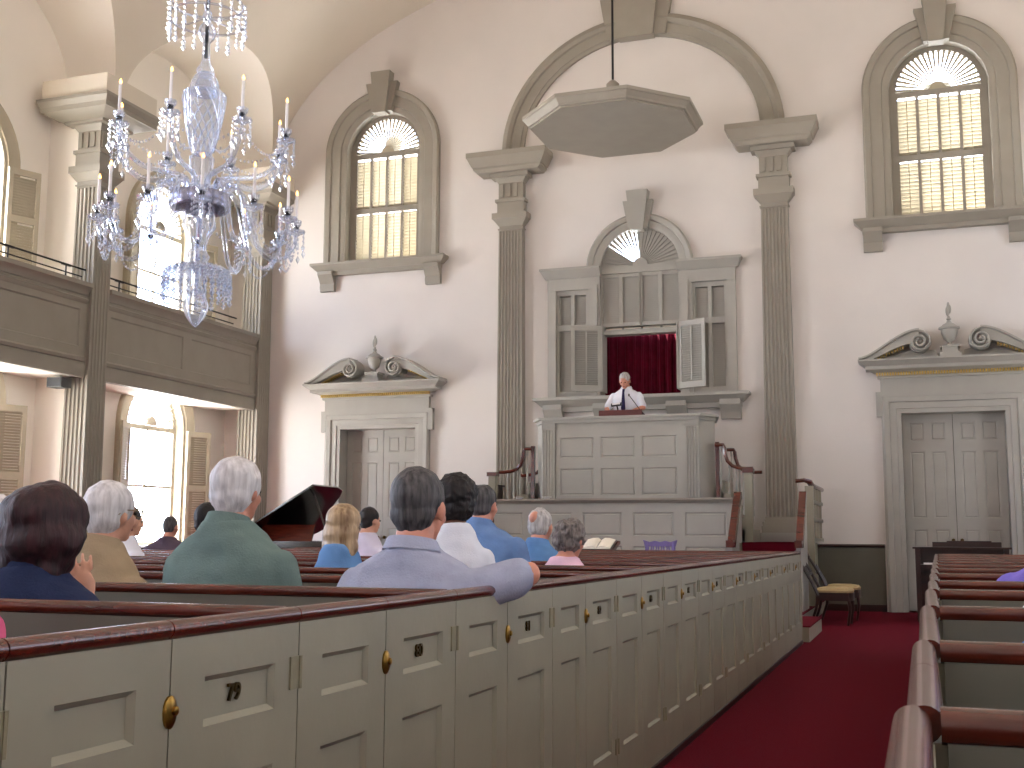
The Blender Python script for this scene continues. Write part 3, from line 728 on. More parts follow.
def mx(s_, x): return XC + s_ * (x - XC)     # mirror for the left-hand stair
RAILP = [(-.018, -.018), (.018, -.018), (.026, 0), (.02, .018), (-.02, .018), (-.026, 0)]
def handrail(m, pts, sc=1.0):
    rings = []; P = [Vector(p) for p in pts]
    for i, p in enumerate(P):
        t = (P[min(i + 1, len(P) - 1)] - P[max(i - 1, 0)]).normalized()
        side = t.cross(Vector((0, 0, 1)))
        if side.length < .05: side = Vector((0, 1, 0))
        side.normalize(); up = side.cross(t).normalized()
        rings.append([tuple(p + side * a * sc * 1.1 + up * b * sc) for a, b in RAILP])
    m.loft(rings)
for s_, side in ((1, 'on the aisle side'), (-1, 'on the gallery side')):
    o = thing('pulpit_stair', 'painted stair with red carpet and mahogany rails up to the pulpit ' + side, 'stairs', (mx(s_, -1.9), 15.5, .165))
    m = MB(); mc = MB()
    xa, xb = sorted((mx(s_, -2.28), mx(s_, -1.5)))
    for i in range(5):
        z = .165 + .17 * (i + 1); y0 = 14.45 + .26 * i
        m.box(xa, xb, y0, y0 + .26 if i < 4 else D - .02, .165, z - .012)
        mc.box(xa + .04, xb - .04, y0 - .012, (y0 + .27 if i < 4 else D - .32), z - .012, z); mc.box(xa + .04, xb - .04, y0 - .012, y0, z - .17, z)
    m.build('steps', PEW, o); mc.build('carpet', CARPET, o)
    # second flight towards the pulpit floor
    m = MB()
    for i in range(5):
        z = 1.015 + .177 * (i + 1); a, b = sorted((mx(s_, -2.3 - .1 * i), mx(s_, -2.74)))
        m.box(a, b, 16.95, 17.8, 1.015, z)
    m.build('upper_steps', PEW, o)
    for x in (-2.31, -1.46):
        m = MB(); a, b = sorted((mx(s_, x - .03), mx(s_, x + .03)))
        m.prism_u([(14.9, .165), (15.75, .165), (15.75, 1.54), (15.64, 1.54), (15.1, .95), (14.9, .95)], a, b)
        m.build('cheek_board', TRIM2, o)
        m = MB(); a, b = sorted((mx(s_, x - .045), mx(s_, x + .045)))
        m.prism_u([(14.85, .95), (15.08, .95), (15.64, 1.55), (15.74, 1.6), (15.74, 1.68), (15.62, 1.68), (15.0, 1.04), (14.85, 1.04)], a, b)
        m.build('mahogany_rail', MAHOG, o)
    # newel and balustrade of the upper flight
    m = MB(); c = mx(s_, -2.78); m.box(c - .028, c + .028, 16.9, 16.96, 1.0, 2.46); m.build('upper_newel', MAHOG, o)
    m = MB(); c = mx(s_, -2.28); m.box(c - .055, c + .055, 16.45, 16.56, .9, 1.98); m.build('newel', PEW, o)
    m = MB(); m.box(c - .075, c + .075, 16.43, 16.58, 1.98, 2.04); m.build('newel_cap', MAHOG, o)
    for yy in (16.84, 17.85):
        m = MB()
        cur = [(-2.8, 2.41), (-2.68, 2.41), (-2.665, 2.37), (-2.655, 2.28), (-2.62, 2.17), (-2.55, 2.1), (-2.46, 2.07), (-2.36, 2.06), (-2.26, 2.06)]
        handrail(m, [(mx(s_, a), yy, b) for a, b in cur], 1.35); m.build('handrail', MAHOG, o)
        for a, zt, zb in ((-2.72, 2.39, 1.8), (-2.6, 2.12, 1.7), (-2.5, 2.06, 1.55), (-2.4, 2.05, 1.4)):
            m = MB(lambda q, w, z, a=a, yy=yy: Vector((mx(s_, a) + q, yy + w, z)))
            h = zt - zb; m.lathe([(.018, zb), (.018, zb + .12 * h), (.012, zb + .16 * h), (.02, zb + .35 * h), (.012, zb + .6 * h), (.01, zb + .85 * h), (.016, zb + .88 * h), (.016, zt)], seg=8)
            m.build('baluster', TRIM2, o)
    # outer balustrade against the end wall
    m = MB(); c = mx(s_, -1.44); m.box(c - .055, c + .055, 16.3, 16.42, .165, 1.78); m.build('newel', PEW, o)
    m = MB(); handrail(m, [(mx(s_, -1.62), 16.36, 1.85), (mx(s_, -1.5), 16.36, 1.86), (c, 16.4, 1.84), (mx(s_, -1.42), 16.55, 1.79), (mx(s_, -1.42), 18.1, 1.79)], 1.5); m.build('handrail', MAHOG, o)
    m = MB(); a, b = sorted((mx(s_, -1.44), mx(s_, -1.40)))
    for zz in (1.02, 1.3, 1.55): m.box(a, b, 16.42, 18.1, zz, zz + .05)
    for yy in (16.8, 17.3, 17.8): m.box(a, b, yy, yy + .04, 1.02, 1.78)
    m.build('side_balustrade', PEW, o)
o = thing('hymn_rack', 'small brown wooden rack of papers beyond the communion screen', 'rack', (-6.7, 17.6, 1.016))
m = MB(); m.box(-6.87, -6.43, 17.55, 17.8, 1.018, 1.7); m.box(-6.87, -6.83, 17.55, 17.8, 1.7, 1.87); m.box(-6.47, -6.43, 17.55, 17.8, 1.7, 1.87); m.box(-6.89, -6.4, 17.52, 17.82, 1.87, 1.9); m.build('cabinet', DARKWOOD, o)
m = MB()
for i in range(5): m.box(-6.81 + i * .07, -6.77 + i * .07, 17.6, 17.78, 1.7, 1.83 - .015 * (i % 2))
m.build('papers', PAPER, o)

# sounding board hung over the pulpit
SB = Vector((XC, 16.48, 7.2))
o = thing('sounding_board', 'octagonal wooden sounding board hanging over the pulpit', 'sounding board', tuple(SB))
def octo(r, z): return [(SB.x + r / math.cos(PI / 8) * math.cos(PI / 8 + k * PI / 4), SB.y + r / math.cos(PI / 8) * math.sin(PI / 8 + k * PI / 4), z) for k in range(8)]
m = MB(); m.loft([octo(1.17, 7.2), octo(1.17, 7.24), octo(1.1, 7.24), octo(1.1, 7.26)]); m.build('soffit', TRIM, o, smooth=False)
m = MB(); m.loft([octo(1.15, 7.225), octo(1.2, 7.23), octo(1.21, 7.26), octo(1.26, 7.32), octo(1.28, 7.33), octo(1.28, 7.38), octo(1.22, 7.385), octo(.25, 7.46), octo(.1, 7.52)]); m.build('cornice', TRIM, o, ang=20)
m = MB(lambda a, b, c: Vector((SB.x + a, SB.y + b, c))); m.lathe([(.12, 7.45), (.07, 7.62), (.05, 7.8), (.1, 7.88), (.1, 7.94), (.05, 7.99), (.0, 8.02)]); m.build('finial', TRIM, o)
m = MB(); m.tube([(SB.x, SB.y, 7.88), (SB.x, SB.y, 11.15)], .018, 8); m.build('hanging_rod', DARKMETAL, o)

# ------------------------------------------------------------------ box pews
H = .935
RAIL = [(.0165 * math.cos(q) * (1.0 if math.sin(q) > -.2 else .9), .9185 + .0165 * math.sin(q)) for q in [2 * PI * (k + .5) / 18 for k in range(18)]]
def rail_y(m, x, y0, y1): m.loft([[(x + a, y, z) for a, z in RAIL] for y in (y0, y1)])
def rail_x(m, x0, x1, y): m.loft([[(x, y + a, z) for a, z in RAIL] for x in (x0, x1)])
NUMS = {}
def box_pew(yb, yl, yh, xa, xf, label, number=None, sgn=1, group=None, detail=True):
    """one pew: back at yb, fixed side panel yb..yl, door yl..yh; aisle face at xa, running to xf. sgn=+1: the aisle lies towards +X"""
    o = thing('box_pew', label, 'pew', ((xa + xf) / 2, yb, 0), group)
    f = LW(xa) if sgn > 0 else RW(xa)
    a, b = sorted((xa - sgn * .03, xf))
    m = MB(); m.box(a, b, yb - .014, yb + .014, 0, .905)
    m.build('back_panel', PEWIN, o)  # shade on the pew backs is put into this darker colour
    m = MB(); rail_x(m, a if sgn > 0 else a - .005, b, yb); m.build('back_rail', MAHOG, o)
    m = MB(); m.box(a, b, yb + .015, yb + .37, .39, .425); m.box(a, b, yb + .3, yb + .32, 0, .39); m.build('seat', MAHOG, o)
    if detail:
        MB(f).panels(yb + .002, yl - .002, .03, .903, .03, [(yb + .095, yl - .085, .738, .836), (yb + .095, yl - .085, .212, .646)], .012, .016, d0=-.03).build('side_panel', PEW, o)
    else:
        MB(f).box(yb + .002, yl - .002, -.03, 0, .03, .903).build('side_panel', PEW, o)
    m = MB(f); m.box(yb, yh, -.03, .012, 0, .035); m.build('kick_rail', DARKMETAL, o)
    xr = xa - sgn * .012
    m = MB(); rail_y(m, xr, yb + .0015, yl - .0015); m.build('side_rail', MAHOG, o)
    if detail:
        dr = MB(f).panels(yl + .002, yh - .002, .035, .903, .03, [(yl + .095, yh - .085, .738, .836), (yl + .095, yh - .085, .212, .646)], .012, .016, d0=-.03).build('door', PEW, o)
    else:
        dr = MB(f).box(yl + .002, yh - .002, -.03, 0, .035, .903).build('door', PEW, o)
    m = MB(); rail_y(m, xr, yl + .0015, yh - .0015); m.build('door_rail', MAHOG, dr)
    if detail:
        m = MB(lambda q, w, z: f(yl - .001 + q, w, .783 + z))
        ring = [(.018 * math.cos(2 * PI * k / 16), .028 * math.sin(2 * PI * k / 16)) for k in range(16)]
        m.loft([[(p, 0, q) for p, q in ring], [(p, .004, q) for p, q in ring], [(p * .7, .008, q * .7) for p, q in ring]])
        m.loft([[(.006 + p * .45, .006, .002 + q * .3) for p, q in ring], [(.006 + p * .4, .012, .002 + q * .28) for p, q in ring], [(.006 + p * .2, .014, .002 + q * .15) for p, q in ring]])
        m.build('latch', BRASS, dr)
        for z0, z1 in ((.772, .837), (.2, .262)):
            m = MB(f); m.box(yh - .036, yh - .003, 0, .004, z0, z1); m.tube([(yh, .004, z0), (yh, .004, z1)], .005, 6); m.build('hinge', HINGE, dr)
        if number:
            me = text_mesh(number, .044, .005, OLDBRASS)
            ob = link('number', me, dr)
            off = Vector(o.location)
            c = f((yl + .095 + yh - .085) / 2 - .012, -.008, .79)
            ob.location = c - off
            ob.rotation_euler = (PI / 2, 0, PI / 2 if sgn > 0 else -PI / 2)
    return o
HG = [.47, 1.32, 2.13, 2.98, 3.86, 4.75, 5.68, 6.63, 7.54, 8.5, 9.42, 10.4, 11.4, 12.45]
LK = [.88, 1.70, 2.54, 3.40, 4.28, 5.21, 6.13, 7.09, 8.05, 8.95, 9.91, 10.94, 11.95]
for k in range(13):
    box_pew(HG[k], LK[k], HG[k + 1], -1.21, -7.2, 'painted box pew with brass number %d on its aisle door' % (78 + k), str(78 + k), group='box pews of the middle block')
def front_panel(x0, x1, y, label):
    t = thing('pew_front', label, 'pew front', ((x0 + x1) / 2, y, 0))
    m = MB(); m.box(x0, x1, y - .014, y + .014, 0, .905); m.build('panel', PEW, t)
    m = MB(); rail_x(m, x0, x1, y); m.build('rail', MAHOG, t)
front_panel(-7.2, -1.21, 12.52, 'painted partition with mahogany rail closing the middle pews before the platform')
ORD = ['first', 'second', 'third', 'fourth', 'fifth', 'sixth', 'seventh', 'eighth', 'ninth', 'tenth', 'eleventh', 'twelfth', 'thirteenth', 'fourteenth']
RB = [.24, 1.1, 1.8, 2.72, 3.6, 4.35, 5.25, 6.15, 7.05, 7.95, 8.85, 9.75, 10.65, 11.55]
for k in range(13):
    yb = RB[k]; yn = RB[k + 1]
    xa = -.03 + .0125 * yb
    box_pew(yb, yb + (yn - yb) * .52, yn, xa, 2.75, '%s box pew from the front in the block across the red aisle' % ORD[12 - k], None, -1, 'box pews across the aisle', detail=k < 6)
front_panel(.13, 2.75, 11.57, 'painted partition with mahogany rail closing the pews across the aisle')
for k in range(4):
    yb = 8.6 + .95 * k
    box_pew(yb, yb + .48, yb + .95, -8.45, -10.9, '%s box pew from the front in the side block near the gallery' % ORD[3 - k], None, 1, 'box pews beside the gallery', detail=False)
front_panel(-10.9, -8.45, 12.42, 'painted partition closing the side pews near the gallery')

# ------------------------------------------------------------------ furniture at the front
o = thing('grand_piano', 'black grand piano with its lid propped open before the gallery door', 'piano', (-8.4, 14.3, 0))
def pout(s=1.0, y0=13.6):
    pts = [(-9.05, 13.62), (-7.62, 13.62), (-7.62, 14.3), (-7.68, 14.55), (-7.85, 14.75), (-8.05, 14.9), (-8.2, 15.1), (-8.28, 15.4), (-8.4, 15.65), (-8.6, 15.75), (-8.85, 15.72), (-9.05, 15.55)]
    return pts
m = MB(); m.prism_w(pout(), .68, 1.0); m.build('case', LACQUER, o)
m = MB(); m.box(-9.0, -7.67, 13.42, 13.64, .7, .78); m.box(-9.05, -8.98, 13.42, 13.64, .68, .9); m.box(-7.69, -7.62, 13.42, 13.64, .68, .9); m.build('key_bed', LACQUER, o)
m = MB(); m.box(-8.97, -7.7, 13.46, 13.6, .78, .8); m.build('keys', WAX, o)
ca, sa = math.cos(.52), math.sin(.52)
def lidf(a, b, c): q = a + 9.05; return Vector((-9.05 + q * ca - c * sa, b, 1.02 + q * sa + c * ca))
m = MB(lidf); m.prism_w([(a, b) for a, b in pout() if True], 0, .022); m.build('lid', LACQUER, o)
m = MB(); m.tube([(-7.75, 14.0, .99), (-8.0, 14.0, 1.63)], .014, 6); m.build('lid_prop', DARKWOOD, o)
m = MB(); m.prism_u([(13.85, 1.0), (13.88, 1.0), (13.98, 1.22), (13.95, 1.22)], -8.75, -7.95); m.build('music_desk', MAHOG, o)
for x, y in ((-8.9, 13.75), (-7.78, 13.75), (-8.7, 15.45)):
    m = MB(lambda a, b, c, x=x, y=y: Vector((x + a, y + b, c))); m.lathe([(.03, 0), (.04, .05), (.03, .08), (.05, .3), (.07, .55), (.075, .68)], seg=10); m.build('leg', LACQUER, o)

o.location.x += .22

o = thing('organ_console', 'dark wooden console standing before the door at the aisle end', 'organ', (.45, 16.6, 0))
m = MB()
m.box(-.1, -.04, 16.2, 16.85, 0, .94); m.box(.98, 1.04, 16.2, 16.85, 0, .94); m.box(-.04, .98, 16.35, 16.85, .03, .94); m.build('body', DARKWOOD, o)
m = MB(); m.box(-.13, 1.07, 16.17, 16.88, .94, .965); m.build('top', DARKWOOD, o)
m = MB(); m.box(.12, .97, 16.5, 16.7, .965, 1.03); m.prism([(.3, 1.03), (.85, 1.03), (.78, 1.05), (.37, 1.05)], -16.7, -16.52) if False else m.box(.3, .85, 16.52, 16.68, 1.03, 1.045); m.build('music_shelf', DARKWOOD, o)
m = MB(); m.box(-.04, .98, 16.05, 16.35, .68, .74); m.build('key_table', DARKWOOD, o)
m = MB(); m.box(.0, .94, 16.08, 16.3, .74, .76); m.build('keys', WAX, o)

def parlor_chair(label, x, y, rz):
    o = thing('parlor_chair', label, 'chair', (0, 0, 0), 'chairs by the pulpit stair')
    m = MB()   # front of the seat towards +x
    S = [(-.2, -.19), (-.2, .19), (.05, .23), (.2, .2), (.24, .1), (.24, -.1), (.2, -.2), (.05, -.23)]
    m.prism_w(S, .3, .4); m.build('seat_rail', DARKWOOD, o)
    m = MB(); m.loft([[(a * .97, b * .97, .4) for a, b in S], [(a, b, .425) for a, b in S], [(a * .9, b * .9, .455) for a, b in S], [(a * .55, b * .55, .468) for a, b in S]]); m.build('seat', CREAM, o)
    for s_ in (-1, 1):
        m = MB(); m.tube([(-.17, s_ * .19, .36), (-.24, s_ * .2, .52), (-.34, s_ * .2, .7), (-.43, s_ * .16, .84)], [.022, .02, .02, .018], 8); m.build('back_post', DARKWOOD, o)
        m = MB(); m.tube([(.19, s_ * .17, .36), (.21, s_ * .18, .2), (.18, s_ * .17, 0)], [.026, .018, .015], 8); m.build('leg', DARKWOOD, o)
        m = MB(); m.tube([(-.17, s_ * .17, .36), (-.2, s_ * .17, .2), (-.27, s_ * .17, 0)], [.024, .018, .015], 8); m.build('leg', DARKWOOD, o)
    m = MB(); m.tube([(-.42, -.17, .82), (-.45, -.1, .88), (-.455, 0, .89), (-.45, .1, .88), (-.42, .17, .82)], .026, 8); m.tube([(-.3, -.2, .62), (-.32, 0, .61), (-.3, .2, .62)], .018, 8); m.build('crest_rail', DARKWOOD, o)
    for q in (-.08, 0, .08):
        m = MB(); m.tube([(-.3, q, .61), (-.37, q, .74), (-.45, q, .87)], .012, 6); m.build('splat', DARKWOOD, o)
    o.location = (x, y, 0); o.rotation_euler = (0, 0, rz); return o
parlor_chair('dark bentwood chair with cream seat nearer the pews', -1.08, 15.3, -.05)
parlor_chair('dark bentwood chair with cream seat closer to the end wall', -1.04, 16.25, .05)

o = thing('violet_chair', 'violet painted chair with pierced back in front of the screen', 'chair', (-2.86, 13.5, .165))
m = MB(); m.box(-3.04, -2.66, 13.3, 13.66, .56, .6); m.build('seat', PURPLE, o)
for x in (-3.02, -2.7):
    m = MB(); m.tube([(x, 13.33, .6), (x, 13.29, .8), (x, 13.27, 1.02)], .018, 6); m.build('back_post', PURPLE, o)
    for y in (13.34, 13.62):
        m = MB(); m.tube([(x, y, .58), (x, y, .165)], .016, 6); m.build('leg', PURPLE, o)
m = MB(FW(13.28)); m.prism([(-3.04, .97), (-2.68, .97), (-2.66, 1.045), (-2.74, 1.02), (-2.8, 1.035), (-2.86, 1.02), (-2.92, 1.035), (-2.98, 1.02), (-3.06, 1.045)], -.012, .012)
for i in range(5): m.tube([(-3.0 + i * .07, 0, .72), (-2.96 + i * .06, 0, .97)], .009, 5); m.tube([(-2.72 - i * .07, 0, .72), (-2.76 - i * .06, 0, .97)], .009, 5)
m.box(-3.02, -2.7, -.01, .01, .7, .73); m.build('pierced_back', PURPLE, o)

o = thing('book_stand', 'small brown wooden bookstand in front of the communion screen', 'bookstand', (-3.62, 13.4, .165))
m = MB(); m.prism_u([(13.2, .88), (13.55, 1.0), (13.55, 1.03), (13.2, .91)], -3.84, -3.4); m.build('slope', MAHOG, o)
m = MB(); m.lathe([(.16, 0), (.16, .03), (.04, .06), (.035, .5), (.04, .76)], -3.62, 13.38, 12, .165); m.build('pedestal', MAHOG, o)
o = thing('open_book', 'large open book with pale pages on the bookstand', 'book', (-3.62, 13.38, .97))
def bk(a, b, c): return Vector((-3.62 + a, 13.38 + b * .945, .976 + b * .345 + c))
m = MB(bk); m.box(-.19, .19, -.15, .15, 0, .01); m.build('cover', DARKWOOD, o)
m = MB(bk)
for s_ in (-1, 1): m.loft([[(s_ * .005, d, .01) , (s_ * .17, d, .01), (s_ * .17, d, .022), (s_ * .1, d, .04), (s_ * .04, d, .042), (s_ * .005, d, .02)] for d in (-.14, .14)])
m.build('pages', PAPER, o)
# ------------------------------------------------------------------ people
def blob(prim, voxel, iters=4, disp=0.0, dscale=20.0, seed=0):
    me = bpy.data.meshes.new('tmp'); bmesh.ops.recalc_face_normals(prim.bm, faces=prim.bm.faces); prim.bm.to_mesh(me); prim.bm.free()
    ob = bpy.data.objects.new('tmp', me); COL.objects.link(ob)
    r = ob.modifiers.new('r', 'REMESH'); r.mode = 'VOXEL'; r.voxel_size = voxel
    if iters: s = ob.modifiers.new('s', 'SMOOTH'); s.factor = .5; s.iterations = iters
    dg = bpy.context.evaluated_depsgraph_get(); ev = ob.evaluated_get(dg)
    out = bpy.data.meshes.new_from_object(ev)
    bpy.data.objects.remove(ob); bpy.data.meshes.remove(me)
    if disp:
        nn = [v.normal.copy() for v in out.vertices]
        for v, n in zip(out.vertices, nn):
            q = noise.noise(v.co * dscale + Vector((seed, seed, 0))) + .5 * noise.noise(v.co * dscale * 2.3)
            v.co += n * disp * q
    return out
def hairmat(name, c1, c2, rough=.55, st=(60, 60, 7)):
    return mat(name, c1, rough, 0, 1.0, .5, 1.3, spec=.35, stretch=st, col2=c2)
SKIN = mat('skin_fair', (205, 150, 124), .5, .06, 25, .08, 90)
SKIN_RED = mat('skin_ruddy', (196, 132, 108), .5, .08, 25, .08, 90)
SKIN_DK = mat('skin_brown', (96, 62, 46), .45, .08, 25, .08, 90)
H_DARK = hairmat('hair_dark_auburn', (26, 12, 14), (58, 26, 30))
H_BLACK = hairmat('hair_black', (14, 10, 10), (34, 24, 22))
H_GREY = hairmat('hair_dark_grey', (34, 32, 34), (92, 88, 88))
H_WHITE = hairmat('hair_white', (178, 172, 172), (226, 222, 222))
H_SILVER = hairmat('hair_silver', (140, 134, 130), (206, 200, 196))
H_BLOND = hairmat('hair_blonde', (118, 88, 60), (192, 164, 128), .4, (45, 45, 3))
H_GREYBR = hairmat('hair_grey_brown', (66, 56, 52), (136, 126, 120))
H_BROWN = hairmat('hair_brown', (30, 20, 18), (62, 44, 38))
def cloth(name, c, v=.07): return mat(name, c, .9, v, 18, .25, 160, spec=.15)
TROUSER = cloth('trouser_cloth', (52, 50, 56))
EYE = mat('eye', (30, 24, 22), .2, 0, 5); LIP = mat('lips', (150, 84, 76), .5, .05, 20); FRAME = mat('spectacle_frame', (120, 100, 70), .3, .1, 20, metal=.8)

def hand(m, w, dv, nv, side, s=1.0, curl=.5):
    w = Vector(w); dv = Vector(dv).normalized(); nv = (Vector(nv) - Vector(nv).dot(dv) * dv).normalized(); wv = dv.cross(nv).normalized()
    R = Matrix((wv, dv, nv)).transposed()
    m.ball(w + dv * .045 * s, (.037 * s, .052 * s, .016 * s), 10, 7, R)
    for i, (off, ln) in enumerate(((-.031, .85), (-.0105, 1.0), (.0105, .95), (.031, .75))):
        p = w + dv * .085 * s + wv * off * s * side; d = (dv + wv * off * side * 4).normalized(); pts = [p]
        for j, l in enumerate((.036, .026, .02)):
            a = curl * (.5 + .35 * j); d = (d * math.cos(a) - nv * math.sin(a)).normalized(); p = p + d * l * ln * s; pts.append(p)
        m.tube([tuple(q) for q in pts], [.0086 * s, .0078 * s, .007 * s, .0056 * s], 6)
    p = w + dv * .03 * s - wv * .034 * s * side; d = (dv * .7 - wv * .6 * side - nv * .25).normalized()
    m.tube([tuple(p), tuple(p + d * .032 * s), tuple(p + d * .032 * s + (d * .6 + dv * .5).normalized() * .028 * s)], [.012 * s, .0095 * s, .007 * s], 6)
def limb(m, pts, rs):
    m.tube(pts, rs, 10)
    for p, r in zip(pts, rs): m.ball(p, r * 1.0, 8, 6)

def person(label, x, y, top, hair, hm, skin, shirt, rz=0.0, hs=1.0, sh=.20, girth=1.0, arms=None, sleeve=.55, collar=None, seat=.43, stand=0.0, nod=0.0, vox=.011, child=False, group=None, turn=0.0, hand_detail=None, tie=None, specs=False, female=False, zshift=0.0, sub=0.0):
    o = thing('person', label, 'person', (0, 0, 0), group)
    hs = hs * .885
    hc = Vector((0, .015, top - .12 * hs)); nb = hc.z - .125 * hs; sz = hc.z - .225 - sub
    L0 = stand if stand else 0.0
    hip = (seat + .08) if not stand else stand + .88
    # ---- body
    m = MB()
    RN = Matrix.Rotation(turn, 3, 'Z') @ Matrix.Rotation(-nod, 3, 'X'); piv = Vector((0, -.01, hc.z - .1 * hs))
    def hp(q): return piv + RN @ (Vector(q) * hs + (hc - piv))
    rot = RN
    m.ball(hp((0, -.01, .02)), Vector((.073, .094, .096)) * hs, 14, 10, rot)          # skull
    m.ball(hp((0, .025, -.045)), Vector((.056, .062, .07)) * hs, 12, 8, rot)           # face
    m.ball(hp((0, .055, -.095)), Vector((.032, .026, .022)) * hs, 8, 6, rot)           # chin
    m.ball(hp((0, .092, -.025)), Vector((.013, .02, .024)) * hs, 8, 6, rot)            # nose
    if hair == 'bald': m.ball(hp((-.01, -.052, .048)), Vector((.048, .068, .056)) * hs, 14, 10, rot)
    for s_ in (-1, 1):
        m.ball(hp((s_ * .028, .075, .014)), Vector((.022, .012, .009)) * hs, 8, 6, rot)  # brow
        m.ball(hp((s_ * .04, .06, -.035)), Vector((.022, .02, .022)) * hs, 8, 6, rot)    # cheek
        m.ball(hp((s_ * .077, -.002, -.015)), Vector((.012, .024, .034)) * hs, 8, 6, rot)  # ear
    nr = .058 * hs * (1 if not female else .86)
    limb(m, [(0, -.03, nb - .06), (0, -.025, nb), tuple(hp((0, -.025, -.06)))], [nr * 1.3, nr * 1.08, nr])
    g = girth; S = sh
    def rings(e):
        z0 = hip - .1; H_ = sz - z0
        prof = [(-.02, .82, .115), (.12, .86, .125), (.35, .82, .115), (.6, .88, .122), (.8, .98, .122), (.93, 1.0, .108), (1.02, .9, .092), (2, .64, .09), (3, .42, .082), (4, .31, .07)]
        R = []
        for q, wx, dy in prof:
            z = z0 + q * H_ if q < 1.5 else {2: sz + (nb - sz) * .5, 3: sz + (nb - sz) * .82, 4: nb + .012}[q]
            rx = (S * wx if q < 3 else .2 * wx) * (g if q < .7 else 1 + (g - 1) * .4) + e; ry = dy * g + e
            cy = -.01 - (.018 if .5 < q < 1.05 else .018 if q > 1.5 else 0)
            R.append([(rx * (abs(math.cos(a)) ** .8) * (1 if math.cos(a) > 0 else -1), cy + ry * (abs(math.sin(a)) ** .8) * (1 if math.sin(a) > 0 else -1), z) for a in [2 * PI * k / 20 for k in range(20)]])
        return R
    m.loft(rings(-.012))
    A = arms or {}
    sleeves = []
    ar = .047 if not female else .041
    if child: ar *= .8
    for s_ in (-1, 1):
        sp = Vector((s_ * (S - .02), -.015, sz - .035))
        if s_ in A: el, wr, hd, hn = [Vector(q) for q in A[s_]]
        else:
            el = Vector((s_ * (S + .045), .03, sz - .31)); wr = Vector((s_ * .12, .25, max(seat + .19, sz - .38) if not stand else sz - .35)); hd = Vector((-s_ * .3, .9, -.25)); hn = Vector((0, .2, 1))
        limb(m, [tuple(sp), tuple((sp + el) / 2), tuple(el)], [ar * 1.15, ar * 1.02, ar * .84])
        limb(m, [tuple(el), tuple((el * .6 + wr * .4)), tuple(wr)], [ar * .84, ar * .8, ar * .52])
        hand(m, wr, hd, hn, s_, .86 if not child else .7)
        sleeves.append((s_, sp, el, wr))
    for s_ in (-1, 1):
        if not stand:
            kn = (s_ * .11, .40, seat + .05); an = (s_ * .11, .36, .09)
            limb(m, [(s_ * .09, .0, seat + .08), (s_ * .1, .2, seat + .075), kn], [.085 * g, .075, .058])
            limb(m, [kn, (s_ * .11, .36, .28), an], [.058, .052, .036])
            m.ball((s_ * .11, .43, .04), (.045, .12, .04), 10, 6)
        else:
            limb(m, [(s_ * .09, 0, hip), (s_ * .095, .01, stand + .5), (s_ * .1, -.01, stand + .09)], [.09, .062, .042])
            m.ball((s_ * .1, .06, stand + .04), (.045, .125, .04), 10, 6)
    me = blob(m, vox, 3)
    me.materials.clear(); me.materials.append(skin); me.materials.append(TROUSER)
    lim = seat + .16 if not stand else hip + .05
    for p in me.polygons:
        c = p.center
        if c.z < lim and (stand or abs(c.y) > -1) and not (c.z > seat + .1 and c.y > .2 and not stand): p.material_index = 1
        p.use_smooth = True
    link('body', me, o)
    # ---- shirt
    m = MB(); R = rings(.006)
    if stand: R = R
    m.loft(R)
    for s_, sp, el, wr in sleeves:
        if sleeve <= 1.0:
            e = sp.lerp(el, sleeve); limb(m, [tuple(sp), tuple(sp.lerp(e, .5)), tuple(e)], [ar * 1.15 + .013, ar * 1.1 + .012, ar * 1.02 + .014])
        else:
            e = el.lerp(wr, sleeve - 1.0); limb(m, [tuple(sp), tuple(sp.lerp(el, .5)), tuple(el), tuple(e)], [ar * 1.15 + .014, ar * 1.08 + .014, ar + .014, ar * .75 + .014])
    me = blob(m, max(vox, .011), 5, .006, 11, x * 3)
    for p in me.polygons: p.use_smooth = True
    me.materials.clear(); me.materials.append(shirt); st = link('shirt' if not female else 'top', me, o)
    if collar:
        m = MB(); rr = []
        for (r_, dz) in ((nr * 1.3, -.014), (nr * 1.2, .018), (nr * 1.3, .022), (nr * 1.6, -.016)):
            rr.append([(r_ * math.cos(a), -.03 + r_ * 1.05 * math.sin(a), nb + .004 + dz - .014 * math.sin(a)) for a in [2 * PI * k / 24 for k in range(24)]])
        rr.append(rr[0]); m.loft(rr, cap=False); m.build('collar', collar, st)
    if tie:
        m = MB(); yy = lambda z: .135 * g + .012
        m.loft([[(-.018, yy(0) - .03, nb - .03), (.018, yy(0) - .03, nb - .03), (.018, yy(0) - .045, nb - .03), (-.018, yy(0) - .045, nb - .03)],
                [(-.016, yy(0) - .004, nb - .09), (.016, yy(0) - .004, nb - .09), (.016, yy(0) - .02, nb - .09), (-.016, yy(0) - .02, nb - .09)],
                [(-.034, yy(0) + .006, nb - .34), (.034, yy(0) + .006, nb - .34), (.034, yy(0) - .008, nb - .34), (-.034, yy(0) - .008, nb - .34)],
                [(-.004, yy(0) + .004, nb - .39), (.004, yy(0) + .004, nb - .39), (.004, yy(0) - .008, nb - .39), (-.004, yy(0) - .008, nb - .39)]])
        m.build('tie', tie, o)
    # ---- face parts
    for s_ in (-1, 1):
        m = MB(); m.ball(hp((s_ * .03, .083, -.003)), Vector((.011, .008, .007)) * hs, 8, 6, rot); m.build('eye', EYE, o)
    m = MB(); m.ball(hp((0, .084, -.068)), Vector((.022, .008, .006)) * hs, 8, 6, rot); m.build('mouth', LIP, o)
